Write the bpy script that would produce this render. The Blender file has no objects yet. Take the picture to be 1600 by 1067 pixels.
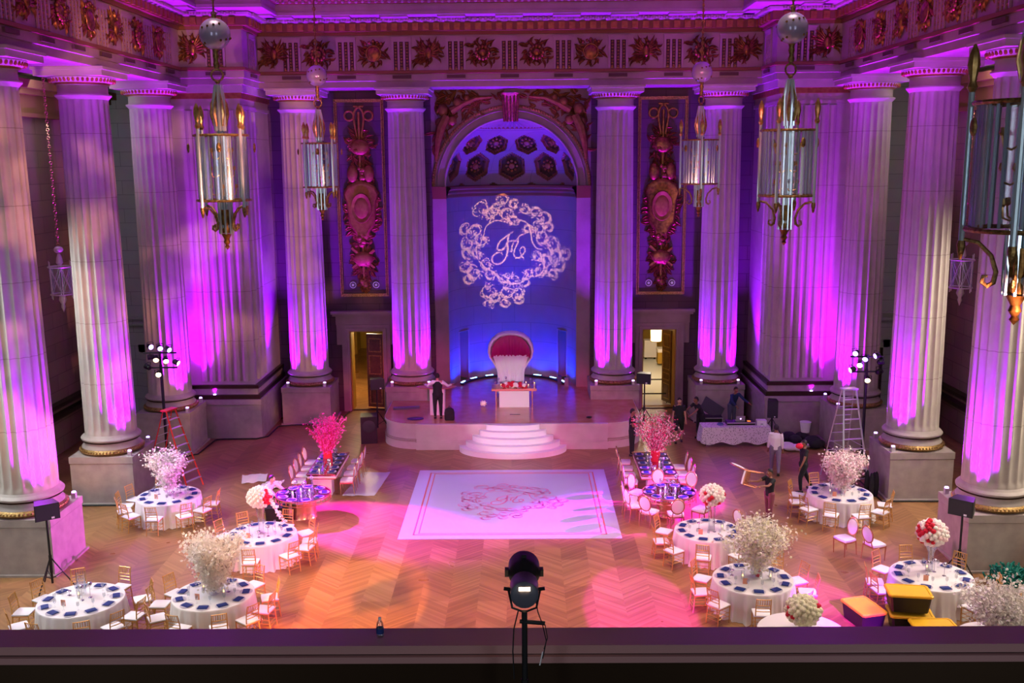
import bpy, bmesh, math, random
from mathutils import Vector, Matrix
PI = math.pi
R = math.radians
random.seed(7)
C = bpy.context.scene.collection
SC = bpy.context.scene

# ---------------------------------------------------------------- camera
pitch, yaw, roll = R(10.34), R(0.62), R(0.5)
fw = Vector((-math.sin(yaw)*math.cos(pitch), math.cos(yaw)*math.cos(pitch), -math.sin(pitch)))
rt = Vector((math.cos(yaw), math.sin(yaw), 0)); up = rt.cross(fw)
r2 = rt*math.cos(roll) - up*math.sin(roll); u2 = up*math.cos(roll) + rt*math.sin(roll)
cd = bpy.data.cameras.new('camera'); cam = bpy.data.objects.new('camera', cd); C.objects.link(cam)
M4 = Matrix.Identity(4)
for i in range(3):
    M4[i][0] = r2[i]; M4[i][1] = u2[i]; M4[i][2] = -fw[i]
M4.translation = Vector((0.45, 0, 11.3)); cam.matrix_world = M4
cd.sensor_width = 36; cd.lens = 1556/1600*36; cd.clip_end = 200; cd.clip_start = .1
SC.camera = cam
vs = SC.view_settings
vs.view_transform = 'Standard'; vs.look = 'None'; vs.gamma = 1; vs.use_curve_mapping = False
vs.exposure = 0.0

# ---------------------------------------------------------------- world and lights
w = bpy.data.worlds.new('world'); SC.world = w; w.use_nodes = True
w.node_tree.nodes['Background'].inputs[0].default_value = (.62, .36, .52, 1)
w.node_tree.nodes['Background'].inputs[1].default_value = 0.03

def lamp(kind, name, loc, tgt, col, power, size=.1, angle=40, blend=.6, sizey=None):
    l = bpy.data.lights.new(name, kind); l.color = col; l.energy = power
    o = bpy.data.objects.new(name, l); C.objects.link(o); o.location = loc
    if tgt is not None:
        o.rotation_euler = (Vector(tgt)-Vector(loc)).to_track_quat('-Z', 'Y').to_euler()
    if kind == 'SPOT':
        l.spot_size = R(angle); l.spot_blend = blend; l.shadow_soft_size = size
    elif kind == 'AREA':
        l.shape = 'RECTANGLE' if sizey else 'SQUARE'; l.size = size
        if sizey: l.size_y = sizey
    else: l.shadow_soft_size = size
    return o

def breakup(o, scale, lo, hi, base=0.0, seed=0.0, stretch=(1, 1, 1)):
    """a theatrical breakup pattern in front of the lamp: the lamp's own beam is mottled"""
    l = o.data; l.use_nodes = True; nt = l.node_tree; em = nt.nodes['Emission']
    tc = nt.nodes.new('ShaderNodeTexCoord'); mp = nt.nodes.new('ShaderNodeMapping')
    mp.inputs['Location'].default_value = (seed, seed*.7, 0); mp.inputs['Scale'].default_value = stretch
    nz = nt.nodes.new('ShaderNodeTexNoise'); nz.inputs['Scale'].default_value = scale; nz.inputs['Detail'].default_value = 2
    mr = nt.nodes.new('ShaderNodeMapRange'); mr.inputs[1].default_value = lo; mr.inputs[2].default_value = hi
    mr.inputs[3].default_value = base; mr.inputs[4].default_value = 1
    nt.links.new(tc.outputs['Normal'], mp.inputs[0]); nt.links.new(mp.outputs[0], nz.inputs['Vector'])
    nt.links.new(nz.outputs[0], mr.inputs[0]); nt.links.new(mr.outputs[0], em.inputs['Strength'])

VIOLET = (.38, .0, 1); VIOLET_B = (.24, 0, 1); MAGENTA = (.52, .0, 1); AMBER = (1, .42, .14); BLUE = (.0, .07, 1)
WX = 17.9
# daylight from the tall aisle windows beside and behind the balcony
for sx, cc in ((-1, (.86, .95, .95)), (1, (1, .87, .70))):
    lamp('AREA', 'daylight_window', (sx*17.6, 27.5, 8.6), (sx*9.5, 27.5, 0), cc, 1300 if sx < 0 else 1250, 8, sizey=5).data.spread = R(100)
    lamp('AREA', 'daylight_window_near', (sx*17.6, 15, 8), (sx*11, 27, 2), cc, 170, 8, sizey=8).data.spread = R(90)
for sx in (-1, 1):
    lamp('AREA', 'daylight_window_rear', (sx*9, -6, 11.5), (sx*4, 20, 11.5), (.80, .90, 1), 420, 3, sizey=9)
# added overhead fill for the banquet floor, no fixture behind it
o = lamp('AREA', 'overhead_fill_light', (0, 24.5, 17.0), (0, 24.5, 0), (1, .76, .60), 760, 25, sizey=11); o.data.spread = R(50)
# end bays of the aisles
lamp('AREA', 'aisle_light_left', (-16.4, 36, 13.5), (-16.4, 44.5, 5), (.85, .95, 1), 75, 2, sizey=3)
lamp('AREA', 'aisle_light_right', (16.4, 36, 13.5), (16.4, 44.5, 5), (1, .9, .75), 75, 2, sizey=3)
# stage lights on the balcony rail and the two stands, plus one added overhead
def stage_light(name, loc, tgt, col, p, ang, blend=.3, br=None, size=.08):
    o = lamp('SPOT', name, loc, tgt, col, p, size, ang, blend)
    if br: breakup(o, *br)
    return o
stage_light('pink_wash', (-11.8, 34, 5.6), (-4.6, 29.9, 0), MAGENTA, 52000, 26, .5)
stage_light('pink_wash_right', (12.0, 34.4, 5.4), (4.4, 31.2, 0), MAGENTA, 45000, 26, .5)
stage_light('magenta_floor_right', (9, 8.2, 8.6), (8.05, 23.3, 0), MAGENTA, 110000, 7.5, .15)
stage_light('magenta_floor_middle', (4, 8.2, 8.6), (3.4, 23.2, 0), (.5, 0, 1), 80000, 9.5, .1)
stage_light('magenta_floor_back', (3, 8.2, 8.8), (9.3, 25.9, 0), MAGENTA, 26000, 8, .3, (9, .42, .55, .2, 3))
stage_light('amber_floor_left', (-6, 8.2, 8.8), (-4.2, 23.0, 0), (1, .34, .05), 45000, 13, .08, (9, .42, .47, .0, 1))
stage_light('peach_table_left', (-2, 8.2, 8.6), (-7.0, 25.4, .6), (1, .58, .32), 7000, 15, .12, (6, .40, .5, .15, 5))
stage_light('pink_floor_front', (1, 8.2, 8.6), (-.6, 25, 0), (1, .06, .40), 26000, 40, .3, (10, .35, .6, .35, 8))
stage_light('lavender_dance_floor', (0, 23, 16.6), (0, 31.8, 0), (.26, .16, 1), 6500, 24, .2, (8, .4, .6, .45, 2, (1, 6, 1)))  # added lamp high over the hall to tint the dance floor, no fixture there
stage_light('stage_front_white', (0, 8.2, 8.9), (0, 39.8, 1.2), (1, .95, .95), 11000, 7.6, .3)
stage_light('breakup_left_columns', (7, 8.2, 9.4), (-11.5, 34, 7.6), (1, .42, .28), 26000, 36, .4, (13, .46, .58, .0, 11))
stage_light('breakup_right_columns', (-7, 8.2, 9.4), (11.5, 36, 8.0), (1, .40, .32), 3600, 36, .4, (9, .44, .6, .1, 17))
stage_light('violet_wash_from_right_stand', (12.3, 34.6, 4.6), (-12.4, 27.8, 1.0), (1, .12, 1), 45000, 17, .5)
stage_light('pink_wash_from_left_stand', (-11.9, 33.8, 4.6), (12.4, 27.0, 1.0), (1, .25, .55), 9000, 17, .5)
stage_light('right_wall_wash', (0, 8.2, 9.2), (9, 42, 3), (1, .48, .5), 1800, 24, .5)
for fx, fy in ((-7.5, 42), (0, 42), (7.5, 42), (-12.8, 33), (12.8, 33)):
    stage_light('frieze_wash', (fx*.3, 9, 9.5), (fx, fy, 16.4), (1, .16, .26), 6500 if fy > 40 else 4500, 17, 1)
stage_light('back_wall_wash', (0, 8.2, 9.6), (0, 43, 8), (.9, .10, .5), 800, 46, .6)
for sx in (-1, 1):
    stage_light('violet_wash', (sx*11.9, 34.6, 5.0), (sx*4, 33, .5), (.7, .0, 1), 500, 60, .5)
# blue uplights round the niche floor
for a in (-72, -50, -28, 0, 28, 50, 72):
    x, y = 2.35*math.sin(R(a)), 44.5+2.2*math.cos(R(a))
    lamp('SPOT', 'niche_blue_light', (x, y, 1.3), (x*1.23, 44.5+(y-44.5)*1.24, 2.5), (0, .02, 1), 330, .06, 150, .9)
lamp('SPOT', 'niche_blue_dome_light', (0, 44.9, 1.5), (0, 46.5, 12.4), (0, .015, 1), 4500, .1, 60, .8)
# beam of the monogram projector on the balcony stand
GOBO_O = Vector((.45, 7.98, 7.83)); GOBO_T = Vector((-.02, 47.2, 6.98)); GOBO_D = .20
GOBO_R = 2.66/39.3*GOBO_D
o = lamp('SPOT', 'monogram_projector_beam', GOBO_O, GOBO_T, (1, .52, .30), 190000, .00013, 2*math.degrees(math.atan(2.75/39.3))+.35, 0)

# ---------------------------------------------------------------- materials
def mat(name, col, rough=.6, metal=0, noise=None, bump=None, spec=.4, emit=None, transmission=0, alpha=None):
    m = bpy.data.materials.new(name); m.use_nodes = True; nt = m.node_tree; b = nt.nodes['Principled BSDF']
    b.inputs['Base Color'].default_value = (*col, 1); b.inputs['Roughness'].default_value = rough
    b.inputs['Metallic'].default_value = metal; b.inputs['Specular IOR Level'].default_value = spec
    if emit: b.inputs['Emission Color'].default_value = (*emit[0], 1); b.inputs['Emission Strength'].default_value = emit[1]
    if noise or bump:
        tc = nt.nodes.new('ShaderNodeTexCoord'); nz = nt.nodes.new('ShaderNodeTexNoise')
        nt.links.new(tc.outputs['Object'], nz.inputs['Vector']); nz.inputs['Detail'].default_value = 5
        nz.inputs['Scale'].default_value = (noise or bump)[0]
    if noise:
        mx = nt.nodes.new('ShaderNodeMix'); mx.data_type = 'RGBA'
        mx.inputs[6].default_value = (*col, 1); mx.inputs[7].default_value = (*noise[1], 1)
        mr = nt.nodes.new('ShaderNodeMapRange'); mr.inputs[1].default_value = .35; mr.inputs[2].default_value = .68
        nt.links.new(nz.outputs[0], mr.inputs[0]); nt.links.new(mr.outputs[0], mx.inputs[0])
        nt.links.new(mx.outputs[2], b.inputs['Base Color'])
    if bump:
        bp = nt.nodes.new('ShaderNodeBump'); bp.inputs['Strength'].default_value = bump[1]; bp.inputs['Distance'].default_value = .03
        nt.links.new(nz.outputs[0], bp.inputs['Height']); nt.links.new(bp.outputs[0], b.inputs['Normal'])
    return m

def masonry(name, col, col2, bw, bh, plane='xz', joint=.012):
    """ashlar blocks: world-space brick pattern with fine joints, slight tone change per block"""
    m = bpy.data.materials.new(name); m.use_nodes = True; nt = m.node_tree; b = nt.nodes['Principled BSDF']
    b.inputs['Roughness'].default_value = .75; b.inputs['Specular IOR Level'].default_value = .2
    g = nt.nodes.new('ShaderNodeNewGeometry'); sp = nt.nodes.new('ShaderNodeSeparateXYZ'); cb = nt.nodes.new('ShaderNodeCombineXYZ')
    nt.links.new(g.outputs['Position'], sp.inputs[0])
    ad = nt.nodes.new('ShaderNodeMath'); ad.operation = 'ADD'
    nt.links.new(sp.outputs['X'], ad.inputs[0]); nt.links.new(sp.outputs['Y'], ad.inputs[1])
    src = {'xz': sp.outputs['X'], 'yz': sp.outputs['Y'], 'all': ad.outputs[0]}[plane]
    nt.links.new(src, cb.inputs[0]); nt.links.new(sp.outputs['Z'], cb.inputs[1])
    br = nt.nodes.new('ShaderNodeTexBrick'); nt.links.new(cb.outputs[0], br.inputs['Vector'])
    br.inputs['Scale'].default_value = 1; br.inputs['Brick Width'].default_value = bw; br.inputs['Row Height'].default_value = bh
    br.inputs['Mortar Size'].default_value = joint; br.inputs['Mortar Smooth'].default_value = .3
    br.inputs['Color1'].default_value = (*col, 1); br.inputs['Color2'].default_value = (*col2, 1)
    br.inputs['Mortar'].default_value = (col[0]*.55, col[1]*.55, col[2]*.55, 1)
    nz = nt.nodes.new('ShaderNodeTexNoise'); nz.inputs['Scale'].default_value = 1.3; nz.inputs['Detail'].default_value = 6
    nt.links.new(g.outputs['Position'], nz.inputs['Vector'])
    mx = nt.nodes.new('ShaderNodeMix'); mx.data_type = 'RGBA'; mx.blend_type = 'MULTIPLY'; mx.inputs[0].default_value = .35
    nt.links.new(br.outputs[0], mx.inputs[6]); nt.links.new(nz.outputs[1], mx.inputs[7]); nt.links.new(mx.outputs[2], b.inputs['Base Color'])
    return m

def column_stone():
    m = bpy.data.materials.new('column_limestone'); m.use_nodes = True; nt = m.node_tree; b = nt.nodes['Principled BSDF']
    b.inputs['Roughness'].default_value = .7; b.inputs['Specular IOR Level'].default_value = .2
    g = nt.nodes.new('ShaderNodeNewGeometry'); sp = nt.nodes.new('ShaderNodeSeparateXYZ'); nt.links.new(g.outputs['Position'], sp.inputs[0])
    md = nt.nodes.new('ShaderNodeMath'); md.operation = 'PINGPONG'; md.inputs[1].default_value = 1.02
    nt.links.new(sp.outputs['Z'], md.inputs[0])
    lt = nt.nodes.new('ShaderNodeMath'); lt.operation = 'LESS_THAN'; lt.inputs[1].default_value = .012
    nt.links.new(md.outputs[0], lt.inputs[0])
    nz = nt.nodes.new('ShaderNodeTexNoise'); nz.inputs['Scale'].default_value = 2.2; nz.inputs['Detail'].default_value = 6
    nt.links.new(g.outputs['Position'], nz.inputs['Vector'])
    mx = nt.nodes.new('ShaderNodeMix'); mx.data_type = 'RGBA'
    mx.inputs[6].default_value = (.52, .46, .41, 1); mx.inputs[7].default_value = (.38, .33, .29, 1)
    nt.links.new(nz.outputs[0], mx.inputs[0])
    m2 = nt.nodes.new('ShaderNodeMix'); m2.data_type = 'RGBA'; m2.inputs[7].default_value = (.30, .26, .22, 1)
    nt.links.new(lt.outputs[0], m2.inputs[0]); nt.links.new(mx.outputs[2], m2.inputs[6]); nt.links.new(m2.outputs[2], b.inputs['Base Color'])
    return m

def parquet():
    """parquet panels of slanted strips: strip direction flips column by column, tone changes per panel"""
    m = bpy.data.materials.new('parquet'); m.use_nodes = True; nt = m.node_tree; b = nt.nodes['Principled BSDF']
    N = nt.nodes.new; L = nt.links.new
    def math_(op, a, bb=None, cc=None):
        n = N('ShaderNodeMath'); n.operation = op
        for i, v in enumerate((a, bb, cc)):
            if v is None: continue
            if isinstance(v, (int, float)): n.inputs[i].default_value = v
            else: L(v, n.inputs[i])
        return n.outputs[0]
    g = N('ShaderNodeNewGeometry'); sp = N('ShaderNodeSeparateXYZ'); L(g.outputs['Position'], sp.inputs[0])
    X, Y = sp.outputs['X'], sp.outputs['Y']
    P = .76
    cx = math_('FLOOR', math_('DIVIDE', X, P)); fx = math_('FRACT', math_('DIVIDE', X, P))
    par = math_('FLOORED_MODULO', cx, 2)
    sgn = math_('SUBTRACT', math_('MULTIPLY', par, 2), 1)
    # chevron: y shifted along x inside each column
    sh = math_('ADD', Y, math_('MULTIPLY', math_('MULTIPLY', fx, P*.85), sgn))
    off = math_('MULTIPLY', math_('SUBTRACT', 1, par), P*.85)
    sh = math_('ADD', sh, off)
    strip = math_('FLOOR', math_('DIVIDE', sh, .085))
    panel = math_('FLOOR', math_('DIVIDE', math_('ADD', Y, math_('MULTIPLY', par, .9)), 1.8))
    wn = N('ShaderNodeTexWhiteNoise'); wn.noise_dimensions = '3D'
    cb = N('ShaderNodeCombineXYZ'); L(cx, cb.inputs[0]); L(strip, cb.inputs[1]); L(cb.outputs[0], wn.inputs['Vector'])
    wp = N('ShaderNodeTexWhiteNoise'); wp.noise_dimensions = '3D'
    cp = N('ShaderNodeCombineXYZ'); L(cx, cp.inputs[0]); L(panel, cp.inputs[1]); cp.inputs[2].default_value = 5; L(cp.outputs[0], wp.inputs['Vector'])
    t = math_('ADD', math_('MULTIPLY', wn.outputs[0], .42), math_('MULTIPLY', wp.outputs[0], .38))
    t = math_('ADD', t, math_('MULTIPLY', par, .12))
    cr = N('ShaderNodeValToRGB'); L(t, cr.inputs[0])
    e = cr.color_ramp.elements; e[0].position = .05; e[0].color = (.18, .082, .030, 1); e[1].position = .95; e[1].color = (.42, .23, .095, 1)
    x = cr.color_ramp.elements.new(.5); x.color = (.29, .145, .055, 1)
    L(cr.outputs[0], b.inputs['Base Color'])
    nz = N('ShaderNodeTexNoise'); nz.inputs['Scale'].default_value = 1.1; L(g.outputs['Position'], nz.inputs['Vector'])
    mr = N('ShaderNodeMapRange'); mr.inputs[3].default_value = .22; mr.inputs[4].default_value = .42; L(nz.outputs[0], mr.inputs[0]); L(mr.outputs[0], b.inputs['Roughness'])
    return m

def glass(name, col=(.9, .95, 1), amount=.06, rough=.05):
    """clear pane: mostly see-through, with a glossy coat"""
    m = bpy.data.materials.new(name); m.use_nodes = True; nt = m.node_tree
    nt.nodes.remove(nt.nodes['Principled BSDF']); out = nt.nodes['Material Output']
    t = nt.nodes.new('ShaderNodeBsdfTransparent'); t.inputs[0].default_value = (*[.86+.1*c for c in col], 1)
    g = nt.nodes.new('ShaderNodeBsdfGlossy'); g.inputs[0].default_value = (*col, 1); g.inputs['Roughness'].default_value = rough
    lw = nt.nodes.new('ShaderNodeLayerWeight'); lw.inputs[0].default_value = .35
    ad = nt.nodes.new('ShaderNodeMath'); ad.operation = 'MULTIPLY_ADD'; ad.inputs[1].default_value = .45; ad.inputs[2].default_value = amount; ad.use_clamp = True
    nt.links.new(lw.outputs['Fresnel'], ad.inputs[0])
    mx = nt.nodes.new('ShaderNodeMixShader'); nt.links.new(ad.outputs[0], mx.inputs[0])
    nt.links.new(t.outputs[0], mx.inputs[1]); nt.links.new(g.outputs[0], mx.inputs[2]); nt.links.new(mx.outputs[0], out.inputs[0])
    return m

M = {}
M['col'] = column_stone()
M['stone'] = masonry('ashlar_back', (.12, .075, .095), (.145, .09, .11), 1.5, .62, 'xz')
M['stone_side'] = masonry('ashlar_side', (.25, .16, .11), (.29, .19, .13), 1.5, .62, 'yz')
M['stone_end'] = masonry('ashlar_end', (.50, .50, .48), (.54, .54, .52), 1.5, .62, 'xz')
M['plinth'] = mat('plinth_stone', (.40, .34, .31), .6, noise=(3, (.32, .27, .25)))
M['plain'] = mat('plain_stone', (.36, .27, .26), .7, noise=(1.5, (.30, .22, .21)))
M['niche'] = masonry('niche_ashlar', (.30, .24, .28), (.33, .27, .31), 1.3, .9, 'all', .008)
M['bronze'] = mat('gilt_bronze_moulding', (.20, .11, .04), .38, .7, noise=(22, (.48, .30, .10)), bump=(30, .6))
M['gold'] = mat('gilding', (.34, .17, .045), .40, .8, noise=(9, (.14, .06, .02)), bump=(12, .35))
M['gilt_red'] = mat('red_gilding', (.27, .10, .03), .5, .5, noise=(6, (.36, .19, .05)), bump=(12, .35))
M['dkbronze'] = mat('dark_bronze', (.06, .035, .02), .4, .7)
M['groove'] = mat('dark_groove_and_coffer_shade', (.09, .05, .035), .8)
M['bandbrown'] = mat('brown_painted_band', (.20, .08, .035), .7)
M['floor'] = parquet()
M['stagewood'] = mat('stage_boards', (.42, .19, .09), .2, noise=(2.5, (.50, .26, .14)))
M['white'] = mat('white_paint', (.80, .80, .82), .35)
M['vinyl'] = mat('white_vinyl', (.50, .49, .62), .22)
M['pinkprint'] = mat('pink_print', (.60, .15, .29), .4)
M['goldprint'] = mat('copper_print', (.62, .16, .10), .35)
M['cloth'] = mat('white_tablecloth', (.76, .72, .72), .85)
M['leather'] = mat('white_leather', (.82, .82, .84), .35)
M['magentacloth'] = mat('magenta_satin', (.42, .0, .14), .4)
M['chiavari'] = mat('gold_painted_wood', (.62, .34, .10), .34, .35)
M['plate'] = mat('pale_charger_plate', (.50, .47, .55), .35)
M['brightgold'] = mat('polished_gilding', (.80, .55, .22), .3, .8, noise=(14, (.45, .25, .07)))
M['rosegold'] = mat('rose_gold_metal', (.72, .34, .22), .25, .85)
M['cushion'] = mat('ivory_cushion', (.78, .76, .80), .8)
M['navy'] = mat('royal_blue_napkin', (.008, .026, .17), .6)
M['glass'] = glass('clear_glass')
M['glass2'] = glass('lantern_glass', (.80, .92, 1), .14, .14)
M['rod'] = mat('cut_glass_rod', (.66, .80, .86), .12, .45)
M['steel'] = mat('chrome_ball', (.62, .58, .66), .22, .9)
M['mirror'] = mat('mirror_top', (.55, .5, .6), .06, 1)
M['black'] = mat('black_plastic', (.012, .012, .014), .45)
M['blackcloth'] = mat('black_fabric', (.014, .014, .018), .85)
M['red'] = mat('red_fibreglass', (.72, .03, .015), .4)
M['alu'] = mat('aluminium', (.66, .66, .68), .35, .6)
M['lensv'] = mat('violet_lens', (.2, .05, .5), .2, emit=((.45, .25, 1), 9))
M['lensw'] = mat('warm_lens', (.6, .5, .4), .2, emit=((1, .66, .36), 16))
M['lensb'] = mat('blue_lens', (.1, .2, .6), .2, emit=((.25, .55, 1), 9))
M['flame'] = mat('candle_flame', (.8, .5, .2), .5, emit=((1, .55, .2), 5))
M['petalw'] = mat('white_petals', (.90, .84, .78), .8)
M['petalc'] = mat('cream_petals', (.86, .82, .58), .8)
M['petalp'] = mat('blush_petals', (.88, .64, .64), .8)
M['petalm'] = mat('magenta_petals', (.85, .07, .50), .7)
M['petalmr'] = mat('coral_pink_petals', (.88, .06, .22), .7)
M['petalr'] = mat('red_petals', (.62, .01, .04), .7)
M['branch'] = mat('brown_branch', (.12, .06, .04), .8)
M['yellow'] = mat('yellow_plastic', (.85, .48, .02), .4)
M['green'] = mat('green_netting', (.0, .16, .12), .7)
M['paper'] = mat('printed_card', (.80, .34, .22), .6)
M['skin'] = mat('skin_dark', (.25, .115, .065), .5)
M['tan_leaf'] = mat('pale_jamb', (.36, .30, .27), .7)
M['skinl'] = mat('skin_light', (.52, .28, .19), .5)
M['hair'] = mat('black_hair', (.012, .009, .008), .6)
M['goldwall'] = mat('gold_painted_wall', (.42, .26, .03), .6)
M['doorwood'] = mat('carved_door_wood', (.10, .045, .02), .4, noise=(6, (.15, .07, .03)))
M['palefloor'] = mat('polished_pale_floor', (.70, .76, .78), .25)
M['rail'] = mat('polished_rail_stone', (.42, .22, .22), .2)
M['greywood'] = mat('violet_shirt', (.10, .12, .3), .8)

# ---------------------------------------------------------------- mesh builder
class MB:
    def __init__(s): s.v = []; s.f = []; s.mi = []; s.cur = 0; s.sm = []; s.smooth = False
    def mk(s, i): s.cur = i; return s
    def face(s, idx): s.f.append(idx); s.mi.append(s.cur); s.sm.append(s.smooth)
    def add(s, pts, faces, T=None):
        b = len(s.v)
        s.v += [tuple(T @ Vector(p)) if T else tuple(p) for p in pts]
        for f in faces: s.face(tuple(b+i for i in f))
        return s
    def box(s, x0, x1, y0, y1, z0, z1, T=None):
        p = [(x0,y0,z0),(x1,y0,z0),(x1,y1,z0),(x0,y1,z0),(x0,y0,z1),(x1,y0,z1),(x1,y1,z1),(x0,y1,z1)]
        return s.add(p, [(0,3,2,1),(4,5,6,7),(0,1,5,4),(1,2,6,5),(2,3,7,6),(3,0,4,7)], T)
    def cbox(s, c, d, T=None): return s.box(c[0]-d[0]/2, c[0]+d[0]/2, c[1]-d[1]/2, c[1]+d[1]/2, c[2]-d[2]/2, c[2]+d[2]/2, T)
    def rings(s, rings, closed=True, cap=True, T=None):
        b = len(s.v); n = len(rings[0])
        for r in rings: s.v += [tuple(T @ Vector(p)) if T else tuple(p) for p in r]
        for k in range(len(rings)-1):
            for i in range(n if closed else n-1):
                j = (i+1) % n; a = b+k*n
                s.face((a+i, a+j, a+n+j, a+n+i))
        if cap and closed:
            sm = s.smooth; s.smooth = False
            s.face(tuple(b+i for i in reversed(range(n)))); s.face(tuple(b+(len(rings)-1)*n+i for i in range(n)))
            s.smooth = sm
        return s
    def lathe(s, prof, n=24, c=(0,0), cap=True, T=None, sx=1, sy=1):
        return s.rings([[(c[0]+sx*r*math.cos(2*PI*i/n), c[1]+sy*r*math.sin(2*PI*i/n), z) for i in range(n)] for r, z in prof], T=T, cap=cap)
    def cyl(s, x, y, z0, z1, r, n=12, r1=None, T=None): return s.lathe([(r, z0), (r if r1 is None else r1, z1)], n, (x, y), T=T)
    def tube(s, pts, r, n=6, cap=True, T=None):
        pts = [Vector(p) for p in pts]; rs = r if isinstance(r, (list, tuple)) else [r]*len(pts); R_ = []
        pu = None
        for i, p in enumerate(pts):
            d = (pts[min(i+1, len(pts)-1)]-pts[max(i-1, 0)])
            if d.length < 1e-9: d = Vector((0, 0, 1))
            d.normalize()
            a = pu if pu is not None else (Vector((0, 0, 1)) if abs(d.z) < .9 else Vector((1, 0, 0)))
            u = a - d*a.dot(d)
            if u.length < 1e-6: u = d.orthogonal()
            u.normalize(); pu = u; v = d.cross(u)
            R_.append([tuple(p+(u*math.cos(2*PI*k/n)+v*math.sin(2*PI*k/n))*rs[i]) for k in range(n)])
        return s.rings(R_, cap=cap, T=T)
    def sph(s, c, r, n=12, m=8, sc=(1,1,1), T=None):
        return s.rings([[(c[0]+sc[0]*r*math.sin(PI*(k+.02)/(m+.04))*math.cos(2*PI*i/n), c[1]+sc[1]*r*math.sin(PI*(k+.02)/(m+.04))*math.sin(2*PI*i/n), c[2]-sc[2]*r*math.cos(PI*(k+.02)/(m+.04))) for i in range(n)] for k in range(m+1)], T=T)
    def torus(s, c, R1, r1, n=24, m=8, T=None, sy=1):
        b = len(s.v)
        for i in range(n):
            a = 2*PI*i/n
            for k in range(m):
                q = 2*PI*k/m; rr = R1+r1*math.cos(q)
                p = (c[0]+rr*math.cos(a), c[1]+sy*rr*math.sin(a), c[2]+r1*math.sin(q))
                s.v.append(tuple(T @ Vector(p)) if T else p)
        for i in range(n):
            for k in range(m):
                s.face((b+i*m+k, b+((i+1) % n)*m+k, b+((i+1) % n)*m+(k+1) % m, b+i*m+(k+1) % m))
        return s
    def prism(s, poly, z0, z1, T=None):
        n = len(poly)
        return s.add([(x, y, z0) for x, y in poly]+[(x, y, z1) for x, y in poly],
                     [tuple(reversed(range(n))), tuple(range(n, 2*n))]+[(i, (i+1) % n, n+(i+1) % n, n+i) for i in range(n)], T)
    def leaf(s, o, ang, L, W, h=.03, curl=.3, n=5):
        """raised leaf blade on the x-z plane, standing out towards -y"""
        rows = []; x, z = o[0], o[2]; a = ang
        for i in range(n+1):
            t = i/n; wd = W*math.sin(PI*min(1, .12+.88*t)**.8)*(1-.15*t) if i < n else W*.04
            nx, nz = -math.sin(a), math.cos(a); hh = h*math.sin(PI*(.15+.8*t))
            rows.append([(x+nx*wd/2, o[1], z+nz*wd/2), (x+nx*wd/4, o[1]-hh*.8, z+nz*wd/4), (x, o[1]-hh*.45-.004, z), (x-nx*wd/4, o[1]-hh*.8, z-nz*wd/4), (x-nx*wd/2, o[1], z-nz*wd/2)])
            x += math.cos(a)*L/n; z += math.sin(a)*L/n; a += curl/n
        return s.rings(rows, closed=False, cap=False)
    def build(s, name, mats, parent=None, smooth=None, angle=40, loc=None):
        me = bpy.data.meshes.new(name); me.from_pydata(s.v, [], s.f)
        for m in (mats if isinstance(mats, (list, tuple)) else [mats]): me.materials.append(m)
        me.polygons.foreach_set('material_index', s.mi)
        if smooth is not False:
            me.polygons.foreach_set('use_smooth', [True]*len(s.f))
            me.set_sharp_from_angle(angle=R(angle))
        me.update()
        o = bpy.data.objects.new(name, me); C.objects.link(o)
        if parent: o.parent = parent
        if loc: o.location = loc
        return o

def tag(o, label=None, cat=None, group=None, kind=None):
    if label: o['label'] = label
    if cat: o['category'] = cat
    if group: o['group'] = group
    if kind: o['kind'] = kind
    return o
def thing(name, label, cat, loc=(0,0,0), rz=0, group=None):
    o = bpy.data.objects.new(name, None); C.objects.link(o); o.location = loc; o.rotation_euler = (0, 0, rz)
    return tag(o, label, cat, group)
def struct(o, label=None): o['kind'] = 'structure'; o['label'] = label or o.name.replace('_', ' '); o['category'] = 'structure'; return o
CH = {}
def copy_tree(src, loc=None, rz=None, label=None, group=None, scale=None, parent=None):
    c = src.copy(); C.objects.link(c)
    if parent: c.parent = parent
    if loc is not None: c.location = loc
    if rz is not None: c.rotation_euler = (0, 0, rz)
    if label: c['label'] = label
    if group: c['group'] = group
    if scale: c.scale = scale
    if src.name not in CH: CH[src.name] = list(src.children)
    for k in CH[src.name]: copy_tree(k, parent=c)
    return c
class Kind:
    """first call hands out the original, later calls copies"""
    def __init__(s, o): s.o = o; s.used = False
    def put(s, loc, rz, label, group=None, scale=None):
        if not s.used:
            s.used = True; o = s.o; o.location = loc; o.rotation_euler = (0, 0, rz); o['label'] = label
            if group: o['group'] = group
            if scale: o.scale = scale
            if o.name not in CH: CH[o.name] = list(o.children)
            return o
        return copy_tree(s.o, loc, rz, label, group, scale or (1, 1, 1))
# ================================================================ THE HALL
Zf, ZA, ZFR, ZCO = 0.0, 14.28, 14.92, 16.34      # floor, architrave, frieze, cornice heights
AX = 12.82                                        # architrave face on the sides
BY = 42.22                                        # architrave face at the back
PIX, PIY = 10.36, 39.9                            # corner pier

struct(MB().box(-18, 18, 4, 45.2, -.3, 0).build('floor', M['floor'], smooth=False), 'parquet floor of the hall in slanted strips')
struct(MB().box(-14.7, 14.7, 18, 46, 18.0, 18.3).build('ceiling', M['plain'], smooth=False), 'stone ceiling over the hall')

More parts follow.
